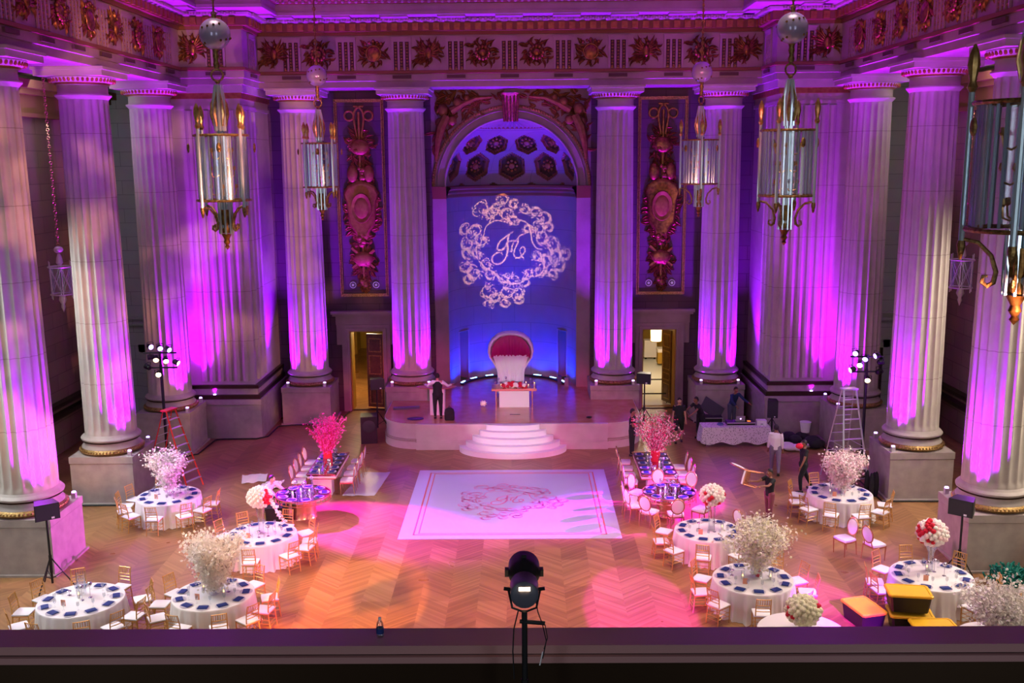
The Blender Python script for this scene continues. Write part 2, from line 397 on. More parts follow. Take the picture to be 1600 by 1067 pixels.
# side aisle walls with dado ledge, pilaster strip and upper cornice
for sx, nm in ((-1, 'left'), (1, 'right')):
    b = MB(); X0, X1 = sorted((sx*WX, sx*(WX+.4)))
    b.box(X0, X1, 4, 6, 0, 16); b.box(X0, X1, 6, 22, 0, 2.4); b.box(X0, X1, 6, 22, 12, 16); b.box(X0, X1, 13.6, 14.4, 2.4, 12); b.box(X0, X1, 22, 45.2, 0, 16)
    for yy in (29.9, 35.8, 41.6):
        a, c = sorted((sx*(WX-.22), sx*WX)); b.box(a, c, yy-.8, yy+.8, 1.5, 13.2)
        a, c = sorted((sx*(WX-.30), sx*WX)); b.box(a, c, yy-.95, yy+.95, 0, 1.5)
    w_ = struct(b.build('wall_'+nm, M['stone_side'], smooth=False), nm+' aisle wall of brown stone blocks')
    b = MB()
    for z0, z1, d in ((1.52, 1.66, .34), (1.92, 2.08, .30)):
        a, c = sorted((sx*(WX-d), sx*WX)); b.box(a, c, 22, 43.2, z0, z1)
    b.build('ledge', M['dkbronze'], w_, smooth=False)
    b = MB()
    for z0, z1, d in ((13.0, 13.15, .3), (13.15, 13.8, .22), (13.8, 14.0, .45), (14.0, 14.3, .7)):
        a, c = sorted((sx*(WX-d), sx*WX)); b.box(a, c, 6, 45, z0, z1)
    b.build('cornice', M['bandbrown'], w_, smooth=False)
    # end wall of the aisle with a doorway
    a, c = sorted((sx*14.25, sx*18)); b = MB(); d0, d1 = sorted((sx*16.75, sx*15.0))
    b.box(a, d0, 44.5, 45.2, 0, 16); b.box(d1, c, 44.5, 45.2, 0, 16); b.box(d0, d1, 44.5, 45.2, 2.85, 16)
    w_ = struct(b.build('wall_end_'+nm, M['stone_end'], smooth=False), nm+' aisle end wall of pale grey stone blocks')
    b = MB(); b.box(a, c, 44.38, 44.5, 4.05, 4.15); b.box(a, c, 44.34, 44.5, 4.35, 4.45); b.build('string_course', M['stone_end'], w_, smooth=False)
    dr = MB(); j0, j1 = sorted((sx*17.05, sx*14.7))
    for o_, t_ in ((0, .10), (.12, .18)):
        dr.box(j0+o_, d0+.02, 44.5-t_, 44.5, 0, 3.15-o_); dr.box(d1-.02, j1-o_, 44.5-t_, 44.5, 0, 3.15-o_); dr.box(j0+o_, j1-o_, 44.5-t_, 44.5, 2.83, 3.15-o_)
    dd = struct(dr.build('door_%d' % (1 if sx < 0 else 4), M['stone_end'], smooth=False), nm+' aisle doorway with grey stone architrave')
    MB().box(d0, d1, 45.05, 45.12, 0, 2.85).build('door_leaf', M['doorwood'], dd, smooth=False)
    for (x, y) in ((d0+.3, 1.5), (d0+.3, .5), (d0+1.05, 1.5), (d0+1.05, .5)):
        MB().box(x, x+.45, 45.0, 45.05, y, y+.8).build('door_panel', M['goldwall'], dd, smooth=False)
    # aisle ceiling and the windows that give the daylight
    a, c = sorted((sx*14.6, sx*18)); struct(MB().box(a, c, 6, 45, 14.5, 14.8).build('ceiling_aisle_'+nm, M['plain'], smooth=False), nm+' aisle ceiling behind the columns')
    for k, y0 in enumerate((6, 14.4)):
        b = MB(); x = sx*(WX+.2)
        b.box(x-.06, x+.06, y0, y0+.15, 2.4, 12); b.box(x-.06, x+.06, y0+7.05, y0+7.2, 2.4, 12)
        for q in range(1, 4): b.box(x-.03, x+.03, y0+q*1.8-.05, y0+q*1.8+.05, 2.4, 12)
        for q in range(0, 6): b.box(x-.03, x+.03, y0, y0+7.2, 2.4+q*1.9, 2.5+q*1.9)
        struct(b.build('window_%d' % (1+k+(2 if sx > 0 else 0)), M['dkbronze'], smooth=False), 'tall gridded window in the %s aisle wall, %s one' % (nm, ('near', 'far')[k]))

# back wall in the bays around the niche and doors
b = MB()
DX0, DX1, DZ = 5.88, 7.40, 3.72
for sx in (-1, 1):
    def bx(a, c, z0, z1, y0=44.5, y1=45.2):
        a, c = sorted((sx*a, sx*c)); b.box(a, c, y0, y1, z0, z1)
    bx(3.5, DX0, 0, 14.4); bx(DX1, 11.6, 0, 14.4); bx(DX0, DX1, DZ, 14.4)
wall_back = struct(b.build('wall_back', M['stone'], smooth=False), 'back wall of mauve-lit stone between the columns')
# arched face over the niche
NC = (0, 44.5, 10.15); RI, RO = 2.88, 3.52
b = MB(); n = 48; ZT = 14.4
outer = []; inner = []
for i in range(n+1):
    a = PI*i/n; inner.append((RI*math.cos(a), RI*math.sin(a)+10.15))
    ca, sa = math.cos(a), math.sin(a)
    t = min((3.52/abs(ca)) if abs(ca) > 1e-6 else 1e9, ((ZT-10.15)/sa) if sa > 1e-6 else 1e9); outer.append((t*ca, t*sa+10.15))
for (p0, q0, p1, q1) in zip(inner, outer, inner[1:], outer[1:]):
    b.add([(p0[0], 44.5, p0[1]), (q0[0], 44.5, q0[1]), (q1[0], 44.5, q1[1]), (p1[0], 44.5, p1[1])], [(0, 1, 2, 3)])
    b.add([(p0[0], 44.5, p0[1]), (p1[0], 44.5, p1[1]), (p1[0], 44.75, p1[1]), (p0[0], 44.75, p0[1])], [(0, 1, 2, 3)])
for sx in (-1, 1):
    a, c = sorted((sx*RI, sx*3.52)); b.box(a, c, 44.5, 45.0, 0, 10.15)
arch = struct(b.build('wall_arch', M['plain'], smooth=False), 'stone arch face around the niche')
def arch_ring(name, r0, r1, y, m, d=.06, beads=0):
    q = MB(); q.smooth = True
    prof = [(r0, 0), (r0, d), ((r0+r1)/2, d*1.5), (r1, d), (r1, 0)]
    q.rings([[(r*math.cos(PI*i/64), y-dd, 10.15+r*math.sin(PI*i/64)) for r, dd in prof] for i in range(65)], closed=False, cap=False)
    if beads:
        for i in range(beads):
            a = PI*(i+.5)/beads; r = (r0+r1)/2; q.sph((r*math.cos(a), y-d*1.2, 10.15+r*math.sin(a)), (r1-r0)*.48, 6, 4)
    return q.build(name, m, arch)
arch_ring('arch_moulding', 3.38, 3.52, 44.5, M['bronze'], .07, 90)
arch_ring('arch_moulding', 3.24, 3.30, 44.5, M['plain'], .05)
arch_ring('arch_moulding', 2.88, 2.98, 44.5, M['plain'], .08)
# niche half-cylinder with two slanting doorways
def ncyl(a, r=RI): return (r*math.sin(a), 44.5+r*math.cos(a))
b = MB(); n = 72
dw = [(R(-61), R(-47)), (R(47), R(61))]
cuts = sorted(set([R(-90)+PI*i/n for i in range(n+1)] + [x for d in dw for x in d]))
for a0, a1 in zip(cuts, cuts[1:]):
    am = (a0+a1)/2; z0 = 1.05
    if any(d[0] < am < d[1] for d in dw): z0 = 3.35
    (x0, y0), (x1, y1) = ncyl(a0), ncyl(a1)
    b.add([(x0, y0, z0), (x0, y0, 10.15), (x1, y1, 10.15), (x1, y1, z0)], [(0, 1, 2, 3)])
nw = struct(b.build('wall_niche', M['niche']), 'curved niche wall lit deep blue behind the stage')
for k, d in enumerate(dw):
    b = MB(); (x0, y0), (x1, y1) = ncyl(d[0], RI+.02), ncyl(d[1], RI+.02)
    X0, Y0 = ncyl(d[0], RI+.7); X1, Y1 = ncyl(d[1], RI+.7)
    b.add([(x0, y0, 1.05), (X0, Y0, 1.05), (X0, Y0, 3.35), (x0, y0, 3.35), (x1, y1, 1.05), (X1, Y1, 1.05), (X1, Y1, 3.35), (x1, y1, 3.35)],
          [(0, 1, 2, 3), (4, 7, 6, 5), (3, 2, 6, 7), (1, 5, 6, 2)])
    dd = struct(b.build('door_%d' % (5+k), M['tan_leaf'], smooth=False), ('left', 'right')[k]+' pale doorway in the blue niche wall')
    q = MB(); px, py = (X0+x0)/2, (Y0+y0)/2
    q.tube([(x0, y0, 1.05), (x0, y0, 3.4), (x1, y1, 3.4), (x1, y1, 1.05)], .05, 4); q.build('door_frame', M['plain'], dd, smooth=False)
# entablature band of the niche
q = MB(); q.smooth = True
prof = [(0, 9.62), (.04, 9.66), (.04, 9.78), (.10, 9.86), (.10, 9.96), (.20, 10.02), (.20, 10.12), (.0, 10.16)]
q.rings([[(*ncyl(R(-90)+PI*i/48, RI-d), z) for d, z in prof] for i in range(49)], closed=False, cap=False)
for sx in (-1, 1):
    a, c = sorted((sx*RI, sx*3.5))
    for (d, z), (d2, z2) in zip(prof, prof[1:]): q.box(a, c, 44.5-max(d, d2, .02), 44.52, min(z, z2), max(z, z2))
q.build('impost_band', M['bandbrown'], nw, angle=30)
# coffered half dome: the hexagons are pressed back into the shell
coff = [(az, 17, .70) for az in (-72, -36, 0, 36, 72)] + [(az, 40, .57) for az in (-54, -18, 18, 54)] + [(az, -7.5, .50) for az in (-54, -18, 18, 54)]
def sdir(az, el): return Vector((math.sin(R(az))*math.cos(R(el)), math.cos(R(az))*math.cos(R(el)), math.sin(R(el))))
frames = []
for az, el, r in coff:
    n_ = sdir(az, el); e = Vector((math.cos(R(az)), -math.sin(R(az)), 0)); u = e.cross(n_)*-1
    frames.append((n_, e, u, r/RI))
def hexd(v):
    best = 9
    for n_, e, u, r in frames:
        d = v.dot(n_)
        if d < .7: continue
        x, z = abs(v.dot(e))/d, abs(v.dot(u))/d
        h = max(x*.866+z*.5, x*0+z) if False else max(x, x*.5+z*.866)
        best = min(best, h/(r*.866))
    return best
b = MB(); b.smooth = True; NA, NE = 168, 84; idx = {}
for j in range(NE+1):
    for i in range(NA+1):
        az, el = -90+180*i/NA, 90*j/NE
        v = sdir(az, el); h = hexd(v)
        dep = 0 if h > 1 else (-.035 if h > .94 else (.10 if h > .78 else (.07 if h > .72 else .22)))
        if 62 < el < 84: dep += .05*math.sin(R(az)*40)
        p = v*(RI+dep); b.v.append((p.x, 44.5+p.y, 10.15+p.z)); idx[i, j] = (len(b.v)-1, h, el)
for j in range(NE):
    for i in range(NA):
        h = min(idx[i, j][1], idx[i+1, j+1][1])
        b.cur = 1 if .72 < h < .98 else (2 if h <= .72 else 0)  # coffer fields get the dark groove colour: recess shade painted in
        if h > .98 and 60 < idx[i, j][2] < 63: b.cur = 1
        b.face((idx[i, j][0], idx[i, j+1][0], idx[i+1, j+1][0], idx[i+1, j][0]))
dome = struct(b.build('ceiling_niche', [M['niche'], M['bandbrown'], M['groove']], angle=25), 'half dome with hexagon coffers over the blue niche')
for n_, e, u, r in frames[:9]:
    q = MB(); q.smooth = True
    T = Matrix.Translation(Vector((0, 44.5, 10.15))+n_*(RI+.12)) @ Matrix((e, u, -n_)).transposed().to_4x4()
    q.lathe([(.05, .10), (.12, .09), (.16, .03), (.13, .0)], 12, T=T)
    for k in range(8):
        a = 2*PI*k/8; q.sph((.24*math.cos(a), .24*math.sin(a), .02), .075, 6, 4, (1, 1, .6), T=T)
    q.build('coffer_rosette', M['gilt_red'], dome)

# ---------------------------------------------------------------- entablature swept round the hall
path = [(-AX, 8), (-AX, PIY), (-PIX, PIY), (-PIX, BY), (PIX, BY), (PIX, PIY), (AX, PIY), (AX, 8)]
def sweep(b, prof, path=path):
    """prof = (projection into the room, z); mitred at the corners"""
    P2 = [Vector((x, y)) for x, y in path]; rows = []
    for i, p in enumerate(P2):
        def nrm(a, c): d = (c-a).normalized(); return Vector((d.y, -d.x))
        if i == 0: m = nrm(P2[0], P2[1])
        elif i == len(P2)-1: m = nrm(P2[-2], P2[-1])
        else:
            n1, n2 = nrm(P2[i-1], p), nrm(p, P2[i+1]); m = (n1+n2)/(1+n1.dot(n2))
        rows.append([(p.x+m.x*d, p.y+m.y*d, z) for d, z in prof])
    b.rings(rows, closed=False, cap=False)
b = MB(); sweep(b, [(-1.65, ZA), (0, ZA), (0, 14.52), (.05, 14.54), (.05, 14.80), (.02, 14.80), (.02, 16.34), (.02, 18)])
for x, y in ():
    pass
ent = struct(b.build('trim_1', M['plain'], smooth=False), 'stone architrave and frieze carried by the columns')
b = MB(); sweep(b, [(.02, 14.80), (.12, 14.82), (.12, 14.93), (.02, 14.95)])
b.build('frieze_fillet', M['bandbrown'], ent, smooth=False)
b = MB(); sweep(b, [(.02, ZCO), (.12, ZCO), (.12, 16.47), (.30, 16.47), (.30, 16.80)]); b.build('bed_moulding', M['bandbrown'], ent, smooth=False)
b = MB(); sweep(b, [(.30, 16.80), (.42, 16.84), (.46, 16.93), (.40, 16.98), (1.15, 17.00), (1.15, 17.12), (1.10, 17.13), (1.10, 17.42)]); b.build('corona', M['plain'], ent, smooth=False)
b = MB(); sweep(b, [(1.10, 17.42), (1.22, 17.45), (1.24, 17.52), (1.45, 17.75), (1.50, 18.0)]); b.build('upper_cornice', M['bandbrown'], ent, smooth=False)
# enriched rows: dentils, beads and soffit blocks
def along(step, y0=22.0):
    out = []
    for (a, c) in zip(path, path[1:]):
        a, c = Vector(a), Vector(c)
        if a.y < 10: a = Vector((a.x, y0))
        if c.y < 10: c = Vector((c.x, y0))
        L_ = (c-a).length; k = max(1, int(L_/step)); d = (c-a).normalized(); nn = Vector((d.y, -d.x))
        for i in range(k):
            out.append((a+d*(i+.5)*L_/k, d, nn))
    return out
def slab(b, p, d, nn, w, d0, d1, z0, z1):
    q = [p-d*w/2+nn*d0, p+d*w/2+nn*d0, p+d*w/2+nn*d1, p-d*w/2+nn*d1]
    b.prism([(v.x, v.y) for v in q], z0, z1)
b = MB()
for p, d, nn in along(.42): slab(b, p, d, nn, .24, .30, .40, 16.50, 16.76)
tag(b.build('dentils', M['gilt_red'], ent, smooth=False), kind='stuff')
b = MB(); b.smooth = True
for p, d, nn in along(.21): b.sph((p.x+nn.x*.47, p.y+nn.y*.47, 16.90), .085, 6, 4)
for p, d, nn in along(.26): b.sph((p.x+nn.x*1.24, p.y+nn.y*1.24, 17.49), .07, 6, 4)
tag(b.build('bead_row', M['plain'], ent), kind='stuff')
b = MB()
for p, d, nn in along(2.27): slab(b, p, d, nn, 1.1, .52, 1.05, 16.93, 17.0)
b.build('soffit_blocks', M['plain'], ent, smooth=False)

# triglyphs: dark grooved blocks with beads, one every half bay
def triglyph_mesh():
    b = MB(); b.mk(0)
    W, Z0, Z1 = .80, 14.95, 16.28
    b.box(-W/2-.02, W/2+.02, -.08, 0, 16.20, Z1)
    for k in (-1, 0, 1):
        pass
    edges = [-.40, -.30, -.15, -.05, .05, .15, .30, .40]
    b.box(-.40, -.315, -.07, 0, Z0, 16.08); b.box(-.155, -.075, -.07, 0, Z0, 16.08); b.box(.075, .155, -.07, 0, Z0, 16.08); b.box(.315, .40, -.07, 0, Z0, 16.08)
    b.box(-.40, .40, -.07, 0, 16.08, 16.2)
    b.mk(1); b.box(-.40, .40, -.012, 0, Z0, 16.1)
    b.mk(2)
    for x in (-.235, 0, .235):
        for q in range(9): b.sph((x, -.03, 15.05+q*.12), .045, 6, 4)
        b.box(x-.05, x+.05, -.03, 0, 14.96, 15.02)
    b.mk(1); b.box(-.38, .38, -.13, -.06, 14.62, 14.75)
    return b
def plane_T(x, y, rz): return Matrix.Translation((x, y, 0)) @ Matrix.Rotation(rz, 4, 'Z')
tri_back = [0, 2.2, -2.2, 4.43, -4.43, 6.7, -6.7, 8.97, -8.97]
tri_side = [26.63, 28.62, 30.63, 32.6, 34.56, 36.53, 38.5]
proto = None
def put_tri(x, y, rz):
    global proto
    if proto is None:
        proto = triglyph_mesh().build('triglyph', [M['plain'], M['groove'], M['bronze']], ent, smooth=False)
        o = proto
    else:
        o = proto.copy(); C.objects.link(o)
    o.location = (x, y, 0); o.rotation_euler = (0, 0, rz); return o
for x in tri_back: put_tri(x, BY-.02, 0)
for sx in (-1, 1):
    for y in tri_side: put_tri(sx*(AX-.02), y, -sx*PI/2)
    put_tri(sx*11.4, PIY-.02, 0); put_tri(sx*(PIX-.02), 41.1, -sx*PI/2)

# metope reliefs: gilded trophies of leaves, shields and eagles
def relief(seed, kind):
    rnd = random.Random(seed); b = MB(); b.smooth = True; z0 = 15.62
    for k in range(44):
        x, z = rnd.uniform(-.62, .62), rnd.uniform(-.48, .48)
        a = math.atan2(z*1.1, x) + rnd.uniform(-.9, .9); L = rnd.uniform(.22, .40)
        b.leaf((x*.75, -.02, z0+z*.72), a, L, rnd.uniform(.09, .16), .09, rnd.uniform(-1.6, 1.6))
    if kind == 0:      # shield
        b.sph((0, -.05, z0-.02), .30, 14, 8, (1, .35, 1.05)); b.torus((0, 0, 0), .30, .035, 20, 6, Matrix.Translation((0, -.08, z0)) @ Matrix.Rotation(PI/2, 4, 'X'))
        for k in range(5): b.sph((.16*(k-2), -.10, z0+.48-abs(k-2)*.05), .07, 8, 5)
    elif kind == 1:    # eagle
        b.sph((0, -.07, z0), .15, 10, 8, (1, .7, 1.6)); b.sph((.05, -.10, z0+.30), .08, 8, 6)
        for sx in (-1, 1):
            for k in range(6): b.leaf((sx*.08, -.05, z0+.15-.05*k), PI/2-sx*(R(35)+k*.22), .58-.03*k, .12, .06, sx*.3)
    else:              # wreath of fruit
        for k in range(12):
            a = 2*PI*k/12; b.sph((.26*math.cos(a), -.08, z0+.24*math.sin(a)), .085, 8, 5)
        b.sph((0, -.06, z0), .16, 10, 6, (1, .5, 1))
    return b
KR = []
def put_relief(k, x, y, rz, label, grp):
    while len(KR) <= k:
        o = relief(30+len(KR), len(KR)).build('gilded_relief', M['gold']); KR.append(Kind(tag(o, 'x', 'relief')))
    return KR[k].put((x, y, 0), rz, label, grp)
mid = sorted(tri_back); ords = ['first', 'second', 'third', 'fourth', 'fifth', 'sixth', 'seventh', 'eighth']
knd = [2, 0, 1, 2, 2, 0, 1, 2]; nk = ['fruit wreath', 'shield', 'eagle', 'fruit wreath', 'fruit wreath', 'shield', 'eagle', 'fruit wreath']
for i in range(8):
    put_relief(knd[i], (mid[i]+mid[i+1])/2, BY-.04, 0, 'gilded leafy %s relief, %s from the left on the back frieze' % (nk[i], ords[i]), 'gilded reliefs on the frieze')
for sx, nm in ((-1, 'left'), (1, 'right')):
    put_relief(1, sx*9.66, BY-.04, 0, 'gilded eagle relief at the far %s end of the back frieze' % nm, 'gilded reliefs on the frieze')
    for i in range(6):
        put_relief((i+1) % 3, sx*(AX-.04), (tri_side[i]+tri_side[i+1])/2, -sx*PI/2, 'gilded relief on the %s side frieze, %s from the near end' % (nm, ords[i]), 'gilded reliefs on the frieze')
    put_relief(1, sx*12.25, PIY-.04, 0, 'gilded eagle relief on the %s corner pier frieze, outer side' % nm, 'gilded reliefs on the frieze')

# ---------------------------------------------------------------- columns
def flutes(r, z, taper=1.0, n=20, m=8, depth=.075):
    out = []
    for i in range(n*m):
        a = 2*PI*i/(n*m); t = (i % m)/m
        d = 0 if t < .16 else depth*math.sin(PI*(t-.16)/.84)**.75
        out.append(((r-d*taper)*math.cos(a), (r-d*taper)*math.sin(a), z))
    return out
def make_column():
    t = thing('fluted_column', 'x', 'column')
    b = MB(); b.box(-1.05, 1.05, -1.0, 1.0, 0, 1.42); b.box(-1.03, 1.03, -.98, .98, 1.42, 1.44); b.box(-1.07, 1.07, -1.02, 1.02, 1.44, 1.66); b.box(-1.12, 1.12, -1.07, 1.07, 0, .06)
    b.build('plinth', M['plinth'], t, smooth=False)
    b = MB(); b.smooth = True
    b.mk(1).lathe([(.90, 1.66), (1.00, 1.69), (1.05, 1.76), (1.00, 1.84), (.96, 1.86)], 48, cap=False)
    b.mk(0).lathe([(.96, 1.86), (.95, 1.90), (.89, 1.96), (.88, 2.04), (.90, 2.06)], 48, cap=False)
    b.mk(2).lathe([(.91, 2.06), (.93, 2.07), (.93, 2.09), (.90, 2.10)], 48, cap=False)
    b.mk(0).lathe([(.90, 2.10), (.96, 2.13), (.97, 2.18), (.93, 2.23), (.90, 2.24), (.88, 2.27), (.84, 2.32)], 48, cap=False)
    for k in range(60):
        a = 2*PI*k/60; b.mk(1).sph((1.01*math.cos(a), 1.01*math.sin(a), 1.78), .05, 6, 4)
    b.build('base', [M['plinth'], M['bronze'], M['dkbronze']], t)
    b = MB(); b.smooth = True
    rr = lambda z: .835-.085*((z-2.4)/11.0)**1.3
    b.rings([[(rr(2.4)*math.cos(2*PI*i/160), rr(2.4)*math.sin(2*PI*i/160), 2.30) for i in range(160)]] +
            [flutes(rr(z), z, .2 if z in (2.42, 13.26) else 1) for z in (2.42, 2.52, 5, 7.5, 10, 12, 13.12, 13.26)] +
            [[(rr(13.3)*math.cos(2*PI*i/160), rr(13.3)*math.sin(2*PI*i/160), 13.32) for i in range(160)]], cap=False)
    b.build('shaft', M['col'], t, angle=50)
    b = MB(); b.smooth = True
    b.mk(0).lathe([(.75, 13.30), (.80, 13.36), (.86, 13.42), (.86, 13.46), (.78, 13.48), (.76, 13.52), (.76, 13.74), (.80, 13.76)], 48, cap=False)
    b.mk(1).lathe([(.80, 13.76), (.84, 13.78), (.84, 13.80), (.86, 13.82)], 48, cap=False)
    b.mk(0).lathe([(.86, 13.82), (.96, 13.88), (1.02, 13.97), (1.0, 14.0)], 48, cap=False)
    for k in range(44):
        a = 2*PI*k/44; T = Matrix.Rotation(a, 4, 'Z')
        b.mk(1).sph((.975, 0, 13.91), .062, 6, 5, (.8, .8, 1.35), T=T)
    b.smooth = False
    b.mk(0).box(-1.08, 1.08, -1.03, 1.03, 14.0, 14.2); b.box(-1.14, 1.14, -1.08, 1.08, 14.18, 14.28)
    b.build('capital', [M['col'], M['gilt_red']], t)
    return t
KCOL = Kind(make_column())
SCX = 13.65; side_y = [26.97, 32.85, 38.70]; back_x = [4.43, 8.97]
for sx, nm in ((-1, 'left'), (1, 'right')):
    for y, wd in zip(side_y, ('nearest', 'middle', 'farthest')):
        KCOL.put((sx*SCX, y, 0), 0, 'fluted stone column on tall plinth, %s of the %s side row' % (wd, nm), 'fluted columns')
    for x, wd in zip(back_x, ('beside the stage, %s of the niche', 'in the far %s corner of the back wall')):
        KCOL.put((sx*x, 43.05, 0), 0, 'fluted stone column '+wd % nm, 'fluted columns')

# corner piers with reeded pilaster faces
for sx, nm in ((-1, 'left'), (1, 'right')):
    t = thing('corner_pier', 'square stone corner pier with reeded faces between the %s side and back columns' % nm, 'pier', (0, 0, 0), 0, 'corner piers')
    def S(b, x0, x1, *r):
        a, c = sorted((sx*x0, sx*x1)); b.box(a, c, *r)
    b = MB(); S(b, 10.39, 14.22, 39.92, 44.46, 0, 1.42); S(b, 10.35, 14.22, 39.88, 44.46, 1.44, 1.66); S(b, 10.42, 14.22, 39.95, 44.46, 1.42, 1.44); b.build('plinth', M['plinth'], t, smooth=False)
    b = MB(); b.mk(1); S(b, 10.42, 14.22, 39.95, 44.46, 1.66, 1.84); b.mk(0); S(b, 10.52, 14.22, 40.05, 44.46, 1.84, 2.1); b.mk(1); S(b, 10.46, 14.22, 39.99, 44.46, 2.1, 2.24); b.build('base', [M['plinth'], M['dkbronze']], t, smooth=False)
    b = MB(); S(b, 10.62, 14.2, 40.15, 44.46, 2.2, 13.8)
    for k in range(6):
        x = 10.98+k*.34; T = None
        b.cyl(sx*x, 40.15, 2.4, 13.3, .14, 8)
    for k in range(3):
        b.cyl(sx*10.62, 40.6+k*.6, 2.4, 13.3, .14, 8)
    b.build('pilaster', M['col'], t, angle=30)
    b = MB(); b.mk(0); S(b, 10.56, 14.2, 40.09, 44.46, 13.36, 13.5); S(b, 10.60, 14.2, 40.12, 44.46, 13.5, 13.76); S(b, 10.45, 14.22, 40.0, 44.46, 13.98, 14.28); b.mk(1); S(b, 10.52, 14.2, 40.05, 44.46, 13.76, 13.98)
    b.build('capital', [M['col'], M['gilt_red']], t, smooth=False)

# ---------------------------------------------------------------- back bays: doors, cornices, trophies
doorway = []
for sx, nm in ((-1, 'left'), (1, 'right')):
    b = MB()
    cx = sx*6.63
    for o_, z1, d in ((.0, 4.62, .0),): pass
    for x0, x1, z0, z1, d in ((5.55, 5.88, 0, 3.72, .16), (7.40, 7.74, 0, 3.72, .16), (5.55, 7.74, 3.72, 4.02, .16), (5.32, 5.55, 3.1, 4.02, .10), (7.74, 7.98, 3.1, 4.02, .10), (5.3, 8.0, 4.02, 4.42, .12), (5.15, 8.12, 4.42, 4.52, .26), (5.08, 8.18, 4.52, 4.66, .36),
                              (5.72, 5.80, 0, 3.80, .21), (7.48, 7.56, 0, 3.80, .21), (5.72, 7.56, 3.80, 3.88, .21)):
        a, c = sorted((sx*x0, sx*x1)); b.box(a, c, 44.5-d, 44.52, z0, z1)
    dr = struct(b.build('door_%d' % (2 if sx < 0 else 3), M['plain'], smooth=False), 'stone doorway under a cornice %s of the niche' % nm)
    doorway.append(dr)
    b = MB(); a, c = sorted((sx*DX0, sx*DX1))
    b.box(a, a+.05, 44.5, 45.3, 0, DZ); b.box(c-.05, c, 44.5, 45.3, 0, DZ); b.box(a, c, 44.5, 45.3, DZ-.05, DZ)
    b.build('door_reveal', M['goldwall'], dr, smooth=False)
    b = MB(); b.box(a, c, 44.5, 44.62, 0, .05); b.build('door_sill', M['dkbronze'], dr, smooth=False)
    # panelled door leaf folded back inside
    hx = sx*DX1 if sx > 0 else sx*DX0
    leaf = MB(); T = Matrix.Translation((hx-.06, 45.25 if sx > 0 else 44.85, 0)) @ Matrix.Rotation(R(112 if sx > 0 else 166), 4, 'Z')
    leaf.mk(0).box(0, .82, -.03, .03, .05, 3.5, T)
    for z0, z1 in ((.2, .95), (1.1, 1.45), (1.6, 2.5), (2.65, 3.3)):
        leaf.mk(1).box(.10, .72, -.05, .05, z0, z0+.05, T); leaf.box(.10, .72, -.05, .05, z1-.05, z1, T); leaf.box(.10, .15, -.05, .05, z0, z1, T); leaf.box(.67, .72, -.05, .05, z0, z1, T)
        leaf.mk(0).box(.2, .62, -.045, .045, z0+.1, z1-.1, T)
    leaf.build('door_leaf', [M['doorwood'], M['bronze']], dr, smooth=False)
    # gilt frame and trophy
    b = MB(); b.smooth = False
    x0, x1, z0, z1 = 5.55, 7.72, 5.30, 13.95
    for (r0, r1, q0, q1) in ((x0, x1, z0, z0+.13), (x0, x1, z1-.13, z1), (x0, x0+.13, z0+.13, z1-.13), (x1-.13, x1, z0+.13, z1-.13)):
        a, c = sorted((sx*r0, sx*r1)); b.box(a, c, 44.40, 44.5, q0, q1)
    b.smooth = True
    for k in range(120):
        z = z0+.1+(z1-z0-.2)*k/119
        for x in (x0+.065, x1-.065): b.sph((sx*x, 44.39, z), .038, 5, 3)
    tag(b.build('panel_frame', M['bronze']), 'gilded rectangular wall frame around the %s trophy' % nm, 'frame', 'gilded wall frames')
    t = thing('wall_trophy', 'tall gilded trophy relief with oval shield, %s of the niche' % nm, 'relief', (sx*6.64, 44.5, 0), 0, 'gilded wall trophies')
    rnd = random.Random(5+sx)
    mt = M['gilt_red'] if sx < 0 else M['gold']
    b = MB(); b.smooth = True       # oval cartouche
    b.add([], []); T = Matrix.Translation((0, -.10, 9.2)) @ Matrix.Rotation(PI/2, 4, 'X')
    prof = []
    pts = [(0, 1.25), (.35, 1.15), (.62, 1.0), (.78, .72), (.66, .3), (.62, -.2), (.56, -.7), (.30, -1.05), (.22, -1.35)]
    out = [(x, z) for x, z in pts] + [(-x, z) for x, z in reversed(pts)]
    b.rings([[(x*k, -d, 9.2+z*k) for x, z in out] for k, d in ((1, 0), (1, .12), (.9, .18), (.8, .14))], cap=True)
    b.build('cartouche', mt, t, angle=50)
    b = MB(); b.smooth = True; b.lathe([(.40, 0), (.46, .04), (.44, .14), (.38, .12), (.34, .09)], 28, T=Matrix.Translation((0, -.12, 9.25)) @ Matrix.Rotation(PI/2, 4, 'X') @ Matrix.Diagonal((1, 1.45, 1, 1)))
    b.sph((0, -.17, 9.25), .36, 14, 8, (1, .25, 1.45)); b.build('oval_boss', M['gilt_red'], t)
    def cluster(zc, W, H, n, seed, nm2):
        r_ = random.Random(seed); q = MB(); q.smooth = True
        for k in range(n*2):
            a = 2*PI*k/n+r_.uniform(-.4, .4); f = .2+.45*(k/n/2); x, z = W*f*math.cos(a), zc+H*f*math.sin(a)
            q.leaf((x, -.03, z), a+r_.uniform(-.9, .9), r_.uniform(.30, .55)*W, r_.uniform(.12, .22), .12, r_.uniform(-1.8, 1.8))
        for k in range(6): q.sph((r_.uniform(-.25, .25)*W, -.10, zc+r_.uniform(-.25, .25)*H), r_.uniform(.08, .15), 8, 6)
        return q.build(nm2, mt, t)
    b = MB(); b.smooth = True       # ribbon scrolls on top
    for s2 in (-1, 1):
        b.tube([(s2*(.1+.32*u*math.sin(u*5)), -.07, 12.6+1.1*u-.25*math.cos(u*5)) for u in [k/14 for k in range(15)]], .055, 6)
        b.torus((0, 0, 0), .2, .05, 16, 6, Matrix.Translation((s2*.42, -.06, 13.25)) @ Matrix.Rotation(PI/2, 4, 'X'))
    b.tube([(0, -.08, 5.7), (0, -.08, 13.4)], .06, 6); b.build('ribbon', mt, t)
